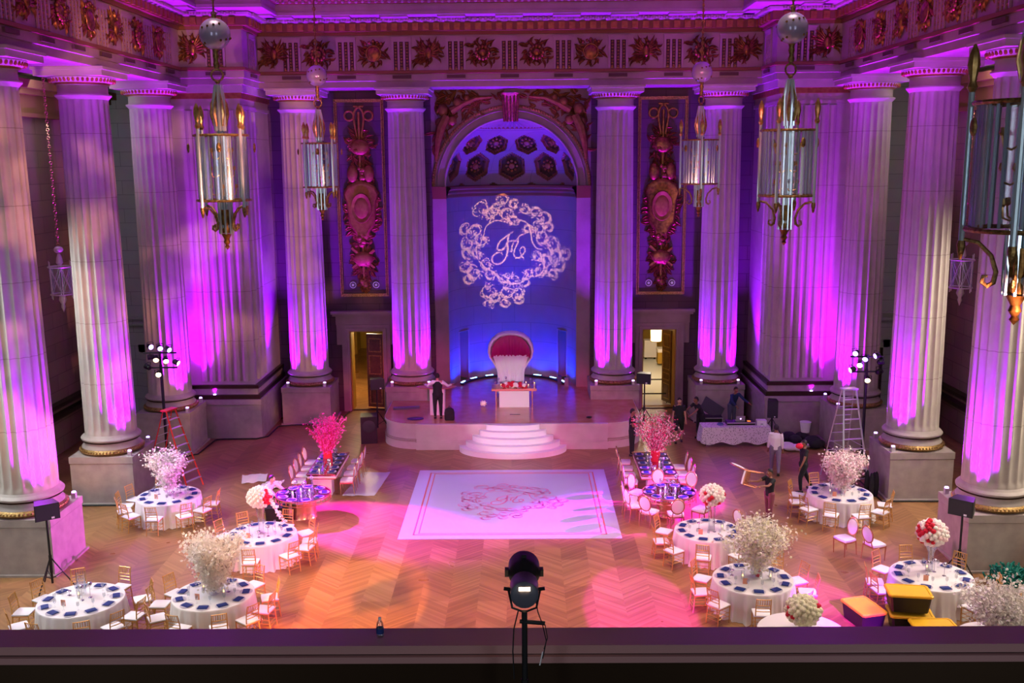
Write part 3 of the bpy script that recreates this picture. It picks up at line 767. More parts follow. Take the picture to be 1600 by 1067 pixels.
    cluster(12.0, .80, 1.2, 24, 3, 'leaf_cluster')
    b = MB(); b.smooth = True; b.sph((0, -.08, 11.9), .42, 12, 8, (1, .35, .85)); b.build('helmet', mt, t)
    for s2 in (-1, 1):
        b = MB(); b.smooth = True; b.sph((s2*.36, -.10, 10.75), .24, 10, 8, (1, .5, 1.6)); b.build('quiver', mt, t)
    cluster(10.8, .72, 1.0, 18, 9, 'leaf_cluster')
    q = MB(); q.smooth = True
    for k in range(44):
        a = -PI/2+(2*PI*k/44); q.leaf((.62*math.cos(a), -.02, 9.1+1.12*math.sin(a)), a+rnd.uniform(-1.0, 1.0), rnd.uniform(.28, .45), .22, .14, rnd.uniform(-2, 2))
    q.build('leaf_border', mt, t)
    cluster(7.75, .62, 1.1, 18, 21, 'leaf_cluster')
    b = MB(); b.smooth = True
    b.sph((0, -.12, 7.0), .36, 14, 8, (1.25, .4, .95), T=None); b.tube([(-.5, -.1, 7.5), (.5, -.1, 6.6)], .08, 6); b.tube([(.5, -.1, 7.4), (-.5, -.1, 6.6)], .08, 6); b.build('drum_and_arms', mt, t)
    cluster(6.9, .78, 1.0, 20, 31, 'leaf_cluster'); cluster(6.0, .38, .7, 14, 41, 'leaf_drop')
    for s2 in (-1, 1):
        b = MB(); b.smooth = True; T = Matrix.Translation((sx*6.64+s2*.52, 44.49, 5.82)) @ Matrix.Rotation(PI/2, 4, 'X')
        b.torus((0, 0, .02), .13, .025, 20, 6, T); b.cyl(0, 0, 0, .06, .06, 14, T=T)
        tag(b.build('wall_roundel', M['alu']), 'small round white wall fitting at the foot of the %s trophy, %s one' % (nm, 'left' if s2 < 0 else 'right'), 'fitting', 'round wall fittings')

# spandrel figures and keystone over the arch
for sx, nm in ((-1, 'left'), (1, 'right')):
    rnd = random.Random(60+sx); b = MB(); b.smooth = True
    for k in range(260):
        x = rnd.uniform(.5, 3.35); z = rnd.uniform(10.6, 14.2)
        d = math.hypot(x, z-10.15)
        if d < 3.62 or x > 3.4: continue
        a = rnd.uniform(0, 2*PI); b.leaf((sx*x, -.02, z), a, rnd.uniform(.3, .6), rnd.uniform(.12, .22), .12, rnd.uniform(-1.5, 1.5))
    for x, z, r_ in ((2.95, 13.45, .26), (2.55, 13.0, .2), (2.3, 13.75, .22), (3.1, 12.9, .2), (1.9, 13.95, .14), (3.15, 12.2, .16)):
        b.sph((sx*x, -.14, z), r_, 10, 7, (1, .8, 1.1))
    b.tube([(sx*2.8, -.15, 13.2), (sx*3.05, -.2, 12.7), (sx*3.2, -.18, 12.1), (sx*3.3, -.1, 11.3)], [.2, .22, .16, .06], 8)
    b.tube([(sx*2.6, -.15, 13.4), (sx*2.1, -.15, 13.7), (sx*1.5, -.12, 13.95), (sx*.8, -.08, 14.0)], [.18, .14, .1, .05], 8)
    for k in range(3): b.tube([(sx*(2.9+.3*math.cos(u)*(1-u/8)), -.2, 13.3+.4*math.sin(u)*(1-u/8)) for u in [k+i*.4 for i in range(9)]], .05, 6)
    o = b.build('spandrel_relief', M['gilt_red']); o.location = (0, 44.5, 0); tag(o, 'gilded reclining figure relief in the %s corner above the arch' % nm, 'relief', 'gilded spandrel reliefs')
b = MB(); b.smooth = True
b.rings([[(w_*math.cos(2*PI*i/12)*.36, -.12-.22*k+(-.12)*math.sin(2*PI*i/12), 13.05+h_) for i in range(12)] for k, (w_, h_) in enumerate(((.7, 0), (.85, .25), (1, .6), (1.05, .95), (1.1, 1.15)))])
for k in range(5): b.tube([(-.28+.14*k, -.30, 13.05), (-.3+.15*k, -.62, 13.5), (-.32+.16*k, -.95, 14.1)], .05, 6)
b.torus((0, 0, 0), .3, .06, 14, 6, Matrix.Translation((0, -.35, 13.45)) @ Matrix.Diagonal((1, .5, 1, 1)))
o = b.build('arch_keystone', M['gold']); o.location = (0, 44.5, -.1); tag(o, 'gilded scroll keystone at the crown of the blue niche arch', 'keystone')

# rooms seen through the two doorways
for sx, nm in ((-1, 'left'), (1, 'right')):
    a, c = sorted((sx*4.9, sx*9.5)); b = MB()
    b.box(a-.2, a, 45.2, 60, 0, 4.6); b.box(c, c+.2, 45.2, 60, 0, 4.6); b.box(a, c, 60, 60.2, 0, 4.6); b.box(a, c, 45.2, 60, 4.5, 4.7)
    for k in range(6):
        y = 47+k*2.2; b.box(a, a+.14, y, y+.3, 0, 4.5); b.box(c-.14, c, y, y+.3, 0, 4.5)
    struct(b.build('wall_corridor_'+nm, M['goldwall'], smooth=False), 'golden panelled corridor beyond the %s doorway' % nm)
    struct(MB().box(a, c, 45.2, 60, -.2, 0).build('floor_corridor_'+nm, M['palefloor'] if sx > 0 else M['floor'], smooth=False), 'corridor floor beyond the %s doorway' % nm)
    lamp('POINT', 'corridor_lamp', (sx*7.2, 50.5, 3.9), None, (1, .86, .66), 420 if sx > 0 else 60, .3)
    lamp('POINT', 'corridor_lamp', (sx*6.9, 47.2, 3.9), None, (1, .78, .40), 60 if sx > 0 else 480, .3)
# ================================================================ STAGE
ST = 1.05
def stage_outline(off=0.0):
    p = [(3.8, 38.12-off), ]
    for k in range(0, 13):
        a = -PI/2+PI/2*k/12; p.append((3.8+(1.35+off)*math.cos(a), 39.6+(1.35+off)*math.sin(a)))
    p += [(5.15+off, 42.02)]
    q = [(-x, y) for x, y in reversed(p)]
    return p + q
st = thing('stage', 'curved stone stage with wooden deck in front of the blue niche', 'stage')
b = MB(); b.smooth = False
o0 = stage_outline()
b.prism([(x, y) for x, y in stage_outline(.06)], 0, .30); b.prism(stage_outline(.03), .30, .36); b.prism(stage_outline(0), .36, ST-.09); b.prism(stage_outline(.07), ST-.09, ST-.005)
b.build('stage_wall', mat('stage_stone', (.55, .50, .50), .6, noise=(2, (.48, .43, .43))), st, angle=30)
b = MB(); b.smooth = True
for z in (.33, .40): b.tube([(x, y, z) for x, y in stage_outline(.05)], .025, 6)
b.build('stage_moulding', M['plinth'], st)
arcp = [ncyl(R(-90)+PI*i/40, RI+.01) for i in range(41)]
deck = [(x, y) for x, y in stage_outline(.05)][:15]
deck = [(5.20, 42.02)]+[(3.36, 42.02), (3.36, 44.5), (RI, 44.5)]+[(x, y) for x, y in reversed(arcp)][1:-1]+[(-RI, 44.5), (-3.36, 44.5), (-3.36, 42.02), (-5.2, 42.02)]+[(x, y) for x, y in stage_outline(.05)][15:-1]+[(x, y) for x, y in stage_outline(.05)][1:14]
b = MB(); b.prism(deck, ST-.03, ST); b.build('stage_deck', M['stagewood'], st, smooth=False)
# seam of the deck and small sockets
for x, y, w_, d_, nm in ((-3.9, 38.95, .34, .20, 'round black floor socket on the left of the stage deck'), (.12, 39.55, .42, .05, 'narrow black slot in the deck before the white table')):
    q = MB(); q.smooth = True
    if w_ > .4: q.smooth = False; q.box(-w_/2, w_/2, -d_/2, d_/2, 0, .012)
    else: q.lathe([(w_, 0), (w_, .015), (w_*.8, .03), (w_*.3, .03)], 20, sy=.8)
    o = q.build('floor_socket', M['black']); o.location = (x, y, ST); tag(o, nm, 'socket')
# white round steps
t = thing('stage_steps', 'white curved steps climbing to the centre of the stage', 'steps', (.04, 38.05, 0))
for k, (a, bb) in enumerate(((2.12, 1.32), (1.86, 1.06), (1.60, .80), (1.33, .53), (1.06, .27))):
    poly = [(a*math.cos(PI+PI*i/40), bb*math.sin(PI+PI*i/40)) for i in range(41)]
    b = MB(); b.prism(poly, .21*k, .21*(k+1)-.003); b.build('step', M['white'], t, smooth=False)
# white runner covering on the steps' middle
# throne
t = thing('throne', 'tall white tufted throne with round hood draped in magenta satin', 'throne', (-.08, 43.35, ST))
b = MB(); b.smooth = True
prof = [(.55, .25), (.60, .6), (.60, .9), (.64, 1.1), (.80, 1.38), (.97, 1.62), (1.03, 1.88), (.99, 2.18), (.83, 2.46), (.56, 2.67), (.28, 2.75), (0, 2.77)]
out = [(x, z) for x, z in prof] + [(-x, z) for x, z in reversed(prof[:-1])]
cz = 1.6
def hood(k, y): return [(x*k, y, cz+(z-cz)*k) for x, z in out]
b.rings([hood(1, .38), hood(1.0, .10), hood(.99, -.08), hood(.96, -.12), hood(.90, -.12), hood(.87, -.06), hood(.86, .12), hood(.70, .24)], cap=True)
b.build('hooded_back', M['leather'], t, angle=60)
b = MB(); b.smooth = True
rows = []
for j in range(13):
    z = .55+1.20*j/12; wd = .53+.27*max(0, (z-.9))/.85
    rows.append([(wd*(2*i/24-1), -.05-.07*abs(math.sin(i*PI/4+(j % 2)*PI/4)), z) for i in range(25)])
b.rings(rows, closed=False, cap=False); b.build('tufted_panel', M['leather'], t)
b = MB(); b.smooth = True
rows = []
for j in range(9):
    t_ = j/8; row = []
    for i in range(41):
        u = 2*i/40-1; zb = 1.72+.03*math.sin(i*1.7)*(t_ == 1)-.12*abs(u)**6; zt = 1.74+.90*math.sqrt(max(0, 1-(u*.99)**2))
        row.append((u*(.86+.07*(1-t_)*(1-abs(u))), -.10-.03*math.sin(i*1.9)*(.3+.7*t_)-.05*math.sin(PI*t_), zt+(zb-zt)*t_))
    rows.append(row)
b.rings(rows, closed=False, cap=False); b.build('hood_drape', M['magentacloth'], t)
b = MB(); b.smooth = True; b.lathe([(.62, .12), (.68, .2), (.68, .42), (.6, .5), (.3, .52)], 24, (0, -.3), sy=.75); b.build('seat', M['leather'], t)
for x, y in ((-.45, -.6), (.45, -.6), (-.45, .1), (.45, .1)): b = MB(); b.smooth = True; b.lathe([(.05, 0), (.03, .05), (.06, .14)], 8, (x, y)); b.build('foot', M['gold'], t)
# sweetheart table
t = thing('sweetheart_table', 'white pedestal table with pink mirrored top in front of the throne', 'table', (.08, 41.1, ST))
MB().box(-.63, .63, -.35, .35, 0, .72).build('pedestal', M['white'], t, smooth=False)
MB().box(-.95, .95, -.45, .45, .72, .82).build('tabletop', M['rosegold'], t, smooth=False)
for x in (-.78, .74): MB().box(x, x+.04, -.4, .4, 0, .72).build('side_frame', M['rosegold'], t, smooth=False)

# ================================================================ FLOWERS AND GLASSWARE
def rose_mesh(r=.055, n=10):
    b = MB(); b.smooth = True
    for k, (s, h) in enumerate(((1, .0), (.82, .25), (.6, .45), (.35, .6))):
        b.rings([[(s*r*q*(1+.14*math.sin(i*2.5+k*2))*math.cos(2*PI*i/n+k), s*r*q*(1+.14*math.sin(i*2.5+k*2))*math.sin(2*PI*i/n+k), r*(h+hh)) for i in range(n)] for q, hh in ((.3, -.55), (.85, -.3), (1.0, .1), (.9, .42), (.7, .5))], cap=True)
    return b
def blossoms(b, pts, s, rnd):
    for p in pts:
        n_ = Vector((rnd.gauss(0, 1), rnd.gauss(0, 1), rnd.gauss(.4, 1))).normalized(); u = n_.orthogonal().normalized(); v = n_.cross(u)
        sz = s*rnd.uniform(.7, 1.3); base = len(b.v); b.v.append(tuple(p)); k = 5
        for i in range(k):
            a = 2*PI*i/k+rnd.random()*.3
            for da, rr, hh in ((-.5, .75, .25), (0, 1.0, .35), (.5, .75, .25)):
                q = p+(u*math.cos(a+da)+v*math.sin(a+da))*sz*rr+n_*sz*hh; b.v.append(tuple(q))
            b.face((base, base+1+3*i, base+2+3*i, base+3+3*i))
def blossom_tree(name, label, loc, h, rx, nbr, npet, matp, seed, mat2=None, wob=.3, droop=.0, s=.035, group=None, z0=.0, stem=.08):
    """branches fanning up out of a vase, covered in petals; z0 = height of the vase mouth"""
    rnd = random.Random(seed); t = thing(name, label, 'flowers', loc, 0, group)
    br = MB(); pts = []
    for k in range(nbr):
        a = 2*PI*k/nbr*2.4+rnd.uniform(-.4, .4); el = rnd.uniform(.15, 1)**.8; L = h*rnd.uniform(.75, 1.05)
        p = Vector((rnd.uniform(-.03, .03), rnd.uniform(-.03, .03), z0-.22)); line = [p.copy()]
        d = Vector((math.cos(a)*(1-el)*rx/h*1.9, math.sin(a)*(1-el)*rx/h*1.9, 1)).normalized()
        for i in range(7):
            d = (d+Vector((rnd.gauss(0, .10), rnd.gauss(0, .10), -droop*i*.12))).normalized(); p = p+d*L/6; line.append(p.copy())
            if i >= 1:
                for q in range(int(npet/nbr/5)):
                    off = Vector((rnd.gauss(0, 1), rnd.gauss(0, 1), rnd.gauss(0, 1)))*wob*rx*.42; pts.append(p-d*L/6*rnd.random()+off)
        br.tube(line, [.012-.0013*i for i in range(len(line))], 4)
        for q in range(3):
            i = rnd.randint(3, 6); e = line[i]+Vector((rnd.gauss(0, 1), rnd.gauss(0, 1), rnd.gauss(.3, 1)))*rx*.28; br.tube([line[i-1], e], [.005, .002], 3)
    br.build('branches', M['branch'] if matp is not M['petalm'] else M['petalr'], t)
    b = MB(); b.smooth = False
    half = pts if mat2 is None else pts[::2]
    blossoms(b, half, s, rnd); tag(b.build('blossoms', matp, t, smooth=False), kind='stuff')
    if mat2 is not None:
        b = MB(); blossoms(b, pts[1::2], s, rnd); tag(b.build('blossoms', mat2, t, smooth=False), 'other half of the blossoms', kind='stuff')
    return t
rose_w = rose_mesh(.062).build('rose', M['petalw']); rose_r = rose_mesh(.062).build('rose', M['petalr']); rose_p = rose_mesh(.062).build('rose', M['petalp']); rose_g = rose_mesh(.075).build('rose', M['petalc'])
roseK = {'w': rose_w, 'r': rose_r, 'p': rose_p, 'c': rose_g}; rose_first = {k: True for k in roseK}
RL = {'r': 'red rose', 'p': 'pink rose', 'w': 'white rose', 'c': 'cream rose'}
def rose_ball(label, loc, r, mix, seed, n=110, trail=None, squash=.85):
    rnd = random.Random(seed); t = thing('rose_ball', label, 'flowers', loc, 0, 'rose ball centrepieces')
    b = MB(); b.smooth = True; b.sph((0, 0, 0), r*.86, 16, 10, (1, 1, squash)); b.build('flower_foam', M['petalw'], t)
    for k in range(n):
        z = 1-2*(k+.5)/n; a = k*2.39996; rr = math.sqrt(1-z*z); v = Vector((rr*math.cos(a), rr*math.sin(a), z))
        kd = mix(v, rnd); src = roseK[kd]
        if rose_first[kd]: o = src; rose_first[kd] = False
        else: o = src.copy(); C.objects.link(o)
        o.parent = t; o.location = (v.x*r*.93, v.y*r*.93, v.z*r*.93*squash); o.rotation_euler = v.to_track_quat('Z', 'Y').to_euler(); s = rnd.uniform(.72, 1.0)*r/.30; o.scale = (s, s, s)
        if kd != 'w': o['label'] = RL[kd]
    if trail:
        b = MB(); pts = [Vector((trail*(r*.9+.03*i), -.1, -.05*r-.055*i+rnd.uniform(-.02, .02))) for i in range(14)]
        more = [p+Vector((rnd.gauss(0, .03), rnd.gauss(0, .03), rnd.gauss(0, .03))) for p in pts for _ in range(4)]
        blossoms(b, more, .05, rnd); tag(b.build('orchid_trail', M['petalw'], t, smooth=False), kind='stuff')
    return t
def trumpet_vase(label, loc, h, r0=.06, r1=.13, cat='vase', m=None, name='glass_vase'):
    b = MB(); b.smooth = True; b.lathe([(.11, 0), (.11, .012), (r0, .03), (r0*.9, h*.3), (r0*1.15, h*.7), (r1, h), (r1-.008, h), (r0*1.1-.008, h*.7), (r0*.8, .04)], 20, cap=False)
    b.lathe([(.11, 0), (.001, 0)], 20, cap=False)
    o = b.build(name, m or M['glass']); o.location = loc; return tag(o, label, cat)
TZ = .765

# ================================================================ CHAIRS
def make_chiavari():
    t = thing('chiavari_chair', 'x', 'chair'); m = M['chiavari']; H = .94
    for sx in (-1, 1):
        b = MB(); b.smooth = True; b.tube([(sx*.19, .19, 0), (sx*.195, .20, .44)], [.013, .016], 6); b.build('leg', m, t)
        b = MB(); b.smooth = True; b.tube([(sx*.18, -.24, 0), (sx*.18, -.19, .44), (sx*.175, -.205, .70), (sx*.17, -.26, H)], [.013, .016, .015, .012], 6); b.build('leg', m, t)
    b = MB()
    b.box(-.205, .205, -.20, .21, .42, .445); b.build('seat_frame', m, t, smooth=False)
    b = MB(); b.smooth = True; b.rings([[(x*.205*k, y*.20*k+.0, z) for x, y in ((-1, -1), (0, -1.02), (1, -1), (1.02, 0), (1, 1), (0, 1.05), (-1, 1), (-1.02, 0))] for z, k in ((.445, .96), (.46, 1.03), (.485, 1.03), (.50, .9))]); b.build('cushion', M['cushion'], t)
    for z, y, r_ in ((.925, -.255, .011), (.76, -.222, .011), (.68, -.212, .009), (.60, -.20, .011)):
        b = MB(); b.smooth = True; b.tube([(-.172, y, z), (0, y-.012, z), (.172, y, z)], r_, 5); b.build('back_rail', m, t)
    b = MB()
    for k in range(6): x = -.135+.054*k; b.tube([(x, -.222, .765), (x, -.262, .92)], .0085, 4)
    tag(b.build('back_spindles', m, t), kind=None)
    b = MB()
    for z in (.14, .24):
        b.tube([(-.19, .19, z), (.19, .19, z)], .008, 4); b.tube([(-.18, -.23, z), (.18, -.23, z)], .008, 4)
        for sx in (-1, 1): b.tube([(sx*.19, .19, z+.04), (sx*.18, -.22, z+.04)], .008, 4)
    b.build('stretcher', m, t); return t
CHI = Kind(make_chiavari())
def make_oval():
    t = thing('oval_back_chair', 'x', 'chair'); m = M['rosegold']
    for sx in (-1, 1):
        b = MB(); b.smooth = True; b.tube([(sx*.22, .20, 0), (sx*.23, .21, .43)], [.012, .022], 6); b.build('leg', m, t)
        b = MB(); b.smooth = True; b.tube([(sx*.20, -.27, 0), (sx*.20, -.22, .43)], [.012, .022], 6); b.build('leg', m, t)
    b = MB(); b.smooth = True; b.rings([[(x*k, y*k, z) for x, y in ((-.22, -.22), (.22, -.22), (.26, .0), (.25, .22), (-.25, .22), (-.26, 0))] for z, k in ((.40, 1), (.44, 1))]); b.build('seat_frame', m, t)
    b = MB(); b.smooth = True; b.rings([[(x*k, y*k, z) for x, y in ((-.22, -.21), (0, -.22), (.22, -.21), (.255, .0), (.245, .21), (0, .24), (-.245, .21), (-.255, 0))] for z, k in ((.44, .97), (.47, 1), (.50, .97), (.515, .8))]); b.build('seat', M['leather'], t)
    T = Matrix.Translation((0, -.27, .79)) @ Matrix.Rotation(PI/2+.14, 4, 'X') @ Matrix.Diagonal((1, 1.22, 1, 1))
    b = MB(); b.smooth = True; b.torus((0, 0, 0), .205, .02, 28, 8, T)
    for sx in (-1, 1): b.tube([(sx*.16, -.22, .42), (sx*.13, -.245, .60)], .016, 6)
    b.build('back_frame', m, t)
    b = MB(); b.smooth = True; b.sph((0, 0, 0), .195, 24, 8, (1, 1, .16), T=T); b.build('back_pad', M['leather'], t); return t
OVA = Kind(make_oval())

# ================================================================ TABLES
HN = ['twelve', 'one', 'two', 'three', 'four', 'five', 'six', 'seven', 'eight', 'nine', 'ten', 'eleven']
def hour(deg): return HN[int(round(((90-deg) % 360)/30)) % 12]
class Hours:
    """clock places round a table, no two alike"""
    def __init__(s): s.u = set()
    def get(s, deg):
        f = ((90-deg) % 360)/30
        best = sorted(range(24), key=lambda k: min(abs(k/2-f), 12-abs(k/2-f)) + (.2 if k % 2 else 0))
        for k in best:
            if k not in s.u:
                s.u.add(k); return (HN[k//2]+" o'clock") if k % 2 == 0 else ('half past '+HN[k//2])
def cloth_mesh(rad, h, seed, flare=.10):
    rnd = random.Random(seed); n = 144; ph = [rnd.uniform(0, 6.28) for _ in range(4)]
    b = MB(); b.smooth = True
    def fold(a): return .5*math.sin(a*23+ph[0])+.4*math.sin(a*37+ph[1])+.3*math.sin(a*11+ph[2])
    rows = [[(0.001*math.cos(2*PI*i/n), .001*math.sin(2*PI*i/n), h) for i in range(n)], [(rad*.99*math.cos(2*PI*i/n), rad*.99*math.sin(2*PI*i/n), h) for i in range(n)]]
    for z, k, f in ((h-.012, 1.0, .0), (h-.05, 1.004, .1), (h*.6, 1.02, .45), (h*.25, 1.04, .8), (.01, 1.06+flare*.3, 1.2)):
        rows.append([(rad*k*math.cos(2*PI*i/n)*(1+.075*f*fold(2*PI*i/n)), rad*k*math.sin(2*PI*i/n)*(1+.075*f*fold(2*PI*i/n)), z) for i in range(n)])
    b.rings(rows, cap=False); return b
def round_frame(t, rad):
    b = MB(); b.smooth = True; b.lathe([(rad*.97, .72), (rad*.97, .748)], 48); b.build('tabletop', M['doorwood'], t)
    for k in range(4):
        a = PI/4+k*PI/2; b = MB(); b.tube([(rad*.6*math.cos(a), rad*.6*math.sin(a), 0), (rad*.6*math.cos(a), rad*.6*math.sin(a), .72)], .018, 6); b.build('leg', M['alu'], t)
NAP = Kind(tag((lambda b: (b.box(-.12, .12, -.085, .085, 0, .012), b.box(-.115, .115, -.08, .045, .012, .018), b)[-1])(MB()).build('napkin', M['navy'], smooth=False), 'x', 'napkin'))
def plate():
    b = MB(); b.smooth = True; b.lathe([(.10, 0), (.155, .006), (.165, .012), (.155, .010), (.1, .004), (.001, .004)], 20, cap=False); return b
PLA = Kind(tag(plate().build('charger_plate', M['plate']), 'x', 'plate'))
def wineglass():
    b = MB(); b.smooth = True; b.lathe([(.034, 0), (.034, .003), (.005, .008), (.004, .09), (.02, .105), (.036, .14), (.034, .19), (.030, .21), (.028, .21), (.032, .14), (.004, .10)], 10, cap=False); return b
GLA = Kind(tag(wineglass().build('wine_glass', M['glass']), 'x', 'glass'))
def tealight():
    t = thing('globe_candle_holder', 'x', 'candle holder')
    b = MB(); b.smooth = True; b.lathe([(.05, 0), (.045, .01), (.008, .02), (.008, .30)], 12); b.build('stem', M['steel'], t)
    b = MB(); b.smooth = True; b.sph((0, 0, .35), .06, 14, 10); b.build('globe', M['steel'], t); return t
GLO = Kind(tealight())
def candle():
    t = thing('candle_glass', 'x', 'candle')
    b = MB(); b.smooth = True; b.lathe([(.045, 0), (.045, .22), (.04, .22), (.04, .01)], 12, cap=False); b.build('cylinder', M['glass'], t)
    b = MB(); b.smooth = True; b.cyl(0, 0, .005, .09, .028, 10); b.build('candle', M['petalw'], t)
    b = MB(); b.smooth = True; b.sph((0, 0, .11), .016, 8, 6, (1, 1, 1.6)); b.build('flame', M['flame'], t); return t
CAN = Kind(candle())
CARD = Kind(tag((lambda b: (b.box(-.06, .06, -.004, .004, 0, .15), b)[-1])(MB()).build('table_card', M['paper'], smooth=False), 'x', 'card'))

def dressed_table(key, x, y, rad, phase, nset, nm, short, chairs, offs=1.36):
    t = thing('round_table', 'round banquet table under white cloth, '+nm, 'table', (x, y, 0), 0, 'round banquet tables'); round_frame(t, rad)
    o = cloth_mesh(rad, .76, hash(key) % 99 if False else ord(key)).build('tablecloth', M['cloth']); o.location = (x, y, 0)
    tag(o, 'white floor-length cloth over the table '+nm, 'tablecloth', 'white round tablecloths')
    H = Hours()
    for k in range(nset):
        a = phase+360*k/nset; ca, sa = math.cos(R(a)), math.sin(R(a)); rn = random.Random(ord(key)*50+k); hw = H.get(a)
        PLA.put((x+ca*rad*.80, y+sa*rad*.80, .762), 0, 'clear charger plate at %s on the %s' % (hw, short), 'charger plates')
        NAP.put((x+ca*rad*.80, y+sa*rad*.80, .774), R(a-90)+rn.uniform(-.12, .12), 'folded blue napkin at %s on the %s' % (hw, short), 'folded blue napkins')
        GLA.put((x+math.cos(R(a+11))*rad*.60, y+math.sin(R(a+11))*rad*.60, .762), 0, 'stemmed glass at %s on the %s' % (hw, short), 'stemmed glasses')
    H = Hours()
    for c in chairs:
        a, off, tw = (c+(0, 0))[:3] if isinstance(c, tuple) else (c, 0, 0)
        r = offs+off
        CHI.put((x+r*math.cos(R(a)), y+r*math.sin(R(a)), 0), R(a+90+tw), 'gold chiavari chair at %s of the %s' % (H.get(a), short), 'gold chiavari chairs')
SH = dict(A='table by the red ladder', B='table with the white rose ball', C='front left table under tall blossoms', D='far left hurricane vase table', G='violet-lit table with pink roses',
          I='table under cream blossoms', J='table by the silver ladder', K='front right red rose table')
dressed_table('A', -10.98, 30.56, 1.0, 12, 11, 'by the red ladder', SH['A'], [186, 209, 233, -90, -52, -24, 2, 160, 118])
dressed_table('B', -7.12, 27.18, 1.0, 20, 11, 'under the white rose ball', SH['B'], [125, 75, 36, 8, -14, -42, -88, -130, -158, 155])
dressed_table('C', -7.28, 23.14, 1.0, 8, 11, 'at the front left under tall blossoms', SH['C'], [-108, -68, -38, -12, 18, 60, 115, 150, 178, 212])
dressed_table('D', -10.44, 22.83, 1.02, 15, 11, 'at the far left front with a hurricane vase', SH['D'], [-105, -66, -38, -12, 28, 74, 116, 152, 182, 216], 1.42)
dressed_table('G', 5.76, 27.3, .96, 20, 11, 'behind the cream blossoms, lit violet', SH['G'], [150, 184, 216, -106, -62, -34])
dressed_table('I', 6.28, 23.92, 1.02, 5, 11, 'at the front right under cream blossoms', SH['I'], [150, 186, 220, -94, -48, -8, 22, 54])
dressed_table('J', 10.54, 30.48, 1.0, 16, 11, 'by the silver ladder', SH['J'], [150, 104, 66, -14, -46, -80, -118, -150, 180])
dressed_table('K', 10.86, 24.07, 1.02, 10, 11, 'at the front right under a red-white rose ball', SH['K'], [128, 92, 42, 168, 190, -126, -66, -38, -14])

# mirrored round tables
for sx, nm, x, y, rad, pz in ((-1, 'left', -6.66, 30.66, .86, 10), (1, 'right', 5.12, 30.66, .84, 25)):
    t = thing('mirrored_round_table', 'round mirror-topped table on a copper drum, %s of the dance floor' % nm, 'table', (x, y, 0), 0, 'mirrored round tables')
    b = MB(); b.smooth = True; b.lathe([(rad, .70), (rad, .765)], 56); b.build('mirror_top', M['mirror'], t)
    b = MB(); b.smooth = True; b.lathe([(rad+.005, .60), (rad+.03, .60), (rad+.03, .63), (rad+.005, .63)], 56, cap=False); b.lathe([(rad+.005, .745), (rad+.03, .745), (rad+.03, .775), (rad-.01, .775)], 56, cap=False)
    for k in range(28): a = 2*PI*k/28; b.box(-.01, .01, rad, rad+.02, .62, .75, Matrix.Rotation(a, 4, 'Z'))
    b.build('rim', M['rosegold'], t)
    b = MB(); b.smooth = True; b.lathe([(.42, 0), (.40, .03), (.38, .3), (.40, .69)], 32); b.build('drum_base', M['rosegold'], t)
    H = Hours(); ns = 9
    for k in range(ns):
        a = pz+360*k/ns; hw = H.get(a); ca, sa = math.cos(R(a)), math.sin(R(a)); z = .77
        PLA.put((x+ca*rad*.78, y+sa*rad*.78, z), 0, 'charger plate at %s on the %s mirrored round table' % (hw, nm), 'charger plates')
        NAP.put((x+ca*rad*.78, y+sa*rad*.78, z+.012), R(a-90), 'folded blue napkin at %s on the %s mirrored round table' % (hw, nm), 'folded blue napkins')
        GLA.put((x+math.cos(R(a+14))*rad*.56, y+math.sin(R(a+14))*rad*.56, z), 0, 'stemmed glass at %s on the %s mirrored round table' % (hw, nm), 'stemmed glasses')
# mirrored banquet tables
for nm, x0, x1, y0, y1 in (('left', -6.99, -5.94, 32.6, 35.25), ('right', 4.42, 5.68, 32.34, 35.1)):
    xc, yc, wx, wy = (x0+x1)/2, (y0+y1)/2, (x1-x0)/2, (y1-y0)/2
    t = thing('mirrored_long_table', 'long mirror-topped banquet table with gold edges, %s of the dance floor' % nm, 'table', (xc, yc, 0), 0, 'mirrored long tables')
    MB().box(-wx+.03, wx-.03, -wy+.03, wy-.03, .70, .765).build('mirror_top', M['mirror'], t, smooth=False)
    b = MB()
    for z in (.60, .745):
        b.box(-wx, wx, -wy, -wy+.03, z, z+.03); b.box(-wx, wx, wy-.03, wy, z, z+.03); b.box(-wx, -wx+.03, -wy, wy, z, z+.03); b.box(wx-.03, wx, -wy, wy, z, z+.03)
    b.build('edge_frame', M['rosegold'], t, smooth=False)
    b = MB(); b.box(-wx*.62, wx*.62, -wy*.92, -wy*.6, 0, .70); b.box(-wx*.62, wx*.62, wy*.6, wy*.92, 0, .70); b.build('pedestal', M['white'], t, smooth=False)
    MB().box(-wx+.03, wx-.03, -wy+.03, wy-.03, .63, .70).build('apron', M['white'], t, smooth=False)
    wds = ['nearest', 'second', 'third', 'fourth', 'fifth']
    for sx, sd in ((-1, 'left'), (1, 'right')):
        for k in range(5):
            yy = -wy+.32+k*(2*wy-.64)/4; X, Y = xc+sx*(wx-.22), yc+yy
            PLA.put((X, Y, .77), 0, 'charger plate, %s on the %s side of the %s long table' % (wds[k], sd, nm), 'charger plates')
            NAP.put((X, Y, .782), PI/2, 'folded blue napkin, %s on the %s side of the %s long table' % (wds[k], sd, nm), 'folded blue napkins')
            for q, g in ((.14, 'first'), (-.1, 'second')):
                GLA.put((xc+sx*(wx-.44), Y+q, .77), 0, '%s glass at the %s place, %s side, %s long table' % (g, wds[k], sd, nm), 'stemmed glasses')
        for k in range(4 if (nm == 'left' or sx < 0) else 3):
            yy = y0+.25+k*(y1-y0-.5)/3 + (.1 if sx > 0 else 0)
            OVA.put((xc+sx*(wx+.30), yy, 0), R(90 if sx > 0 else -90)+random.uniform(-.12, .12), 'white oval-back chair, %s on the %s side of the %s long table' % (wds[k], sd, nm), 'white oval-back chairs')
H = Hours()
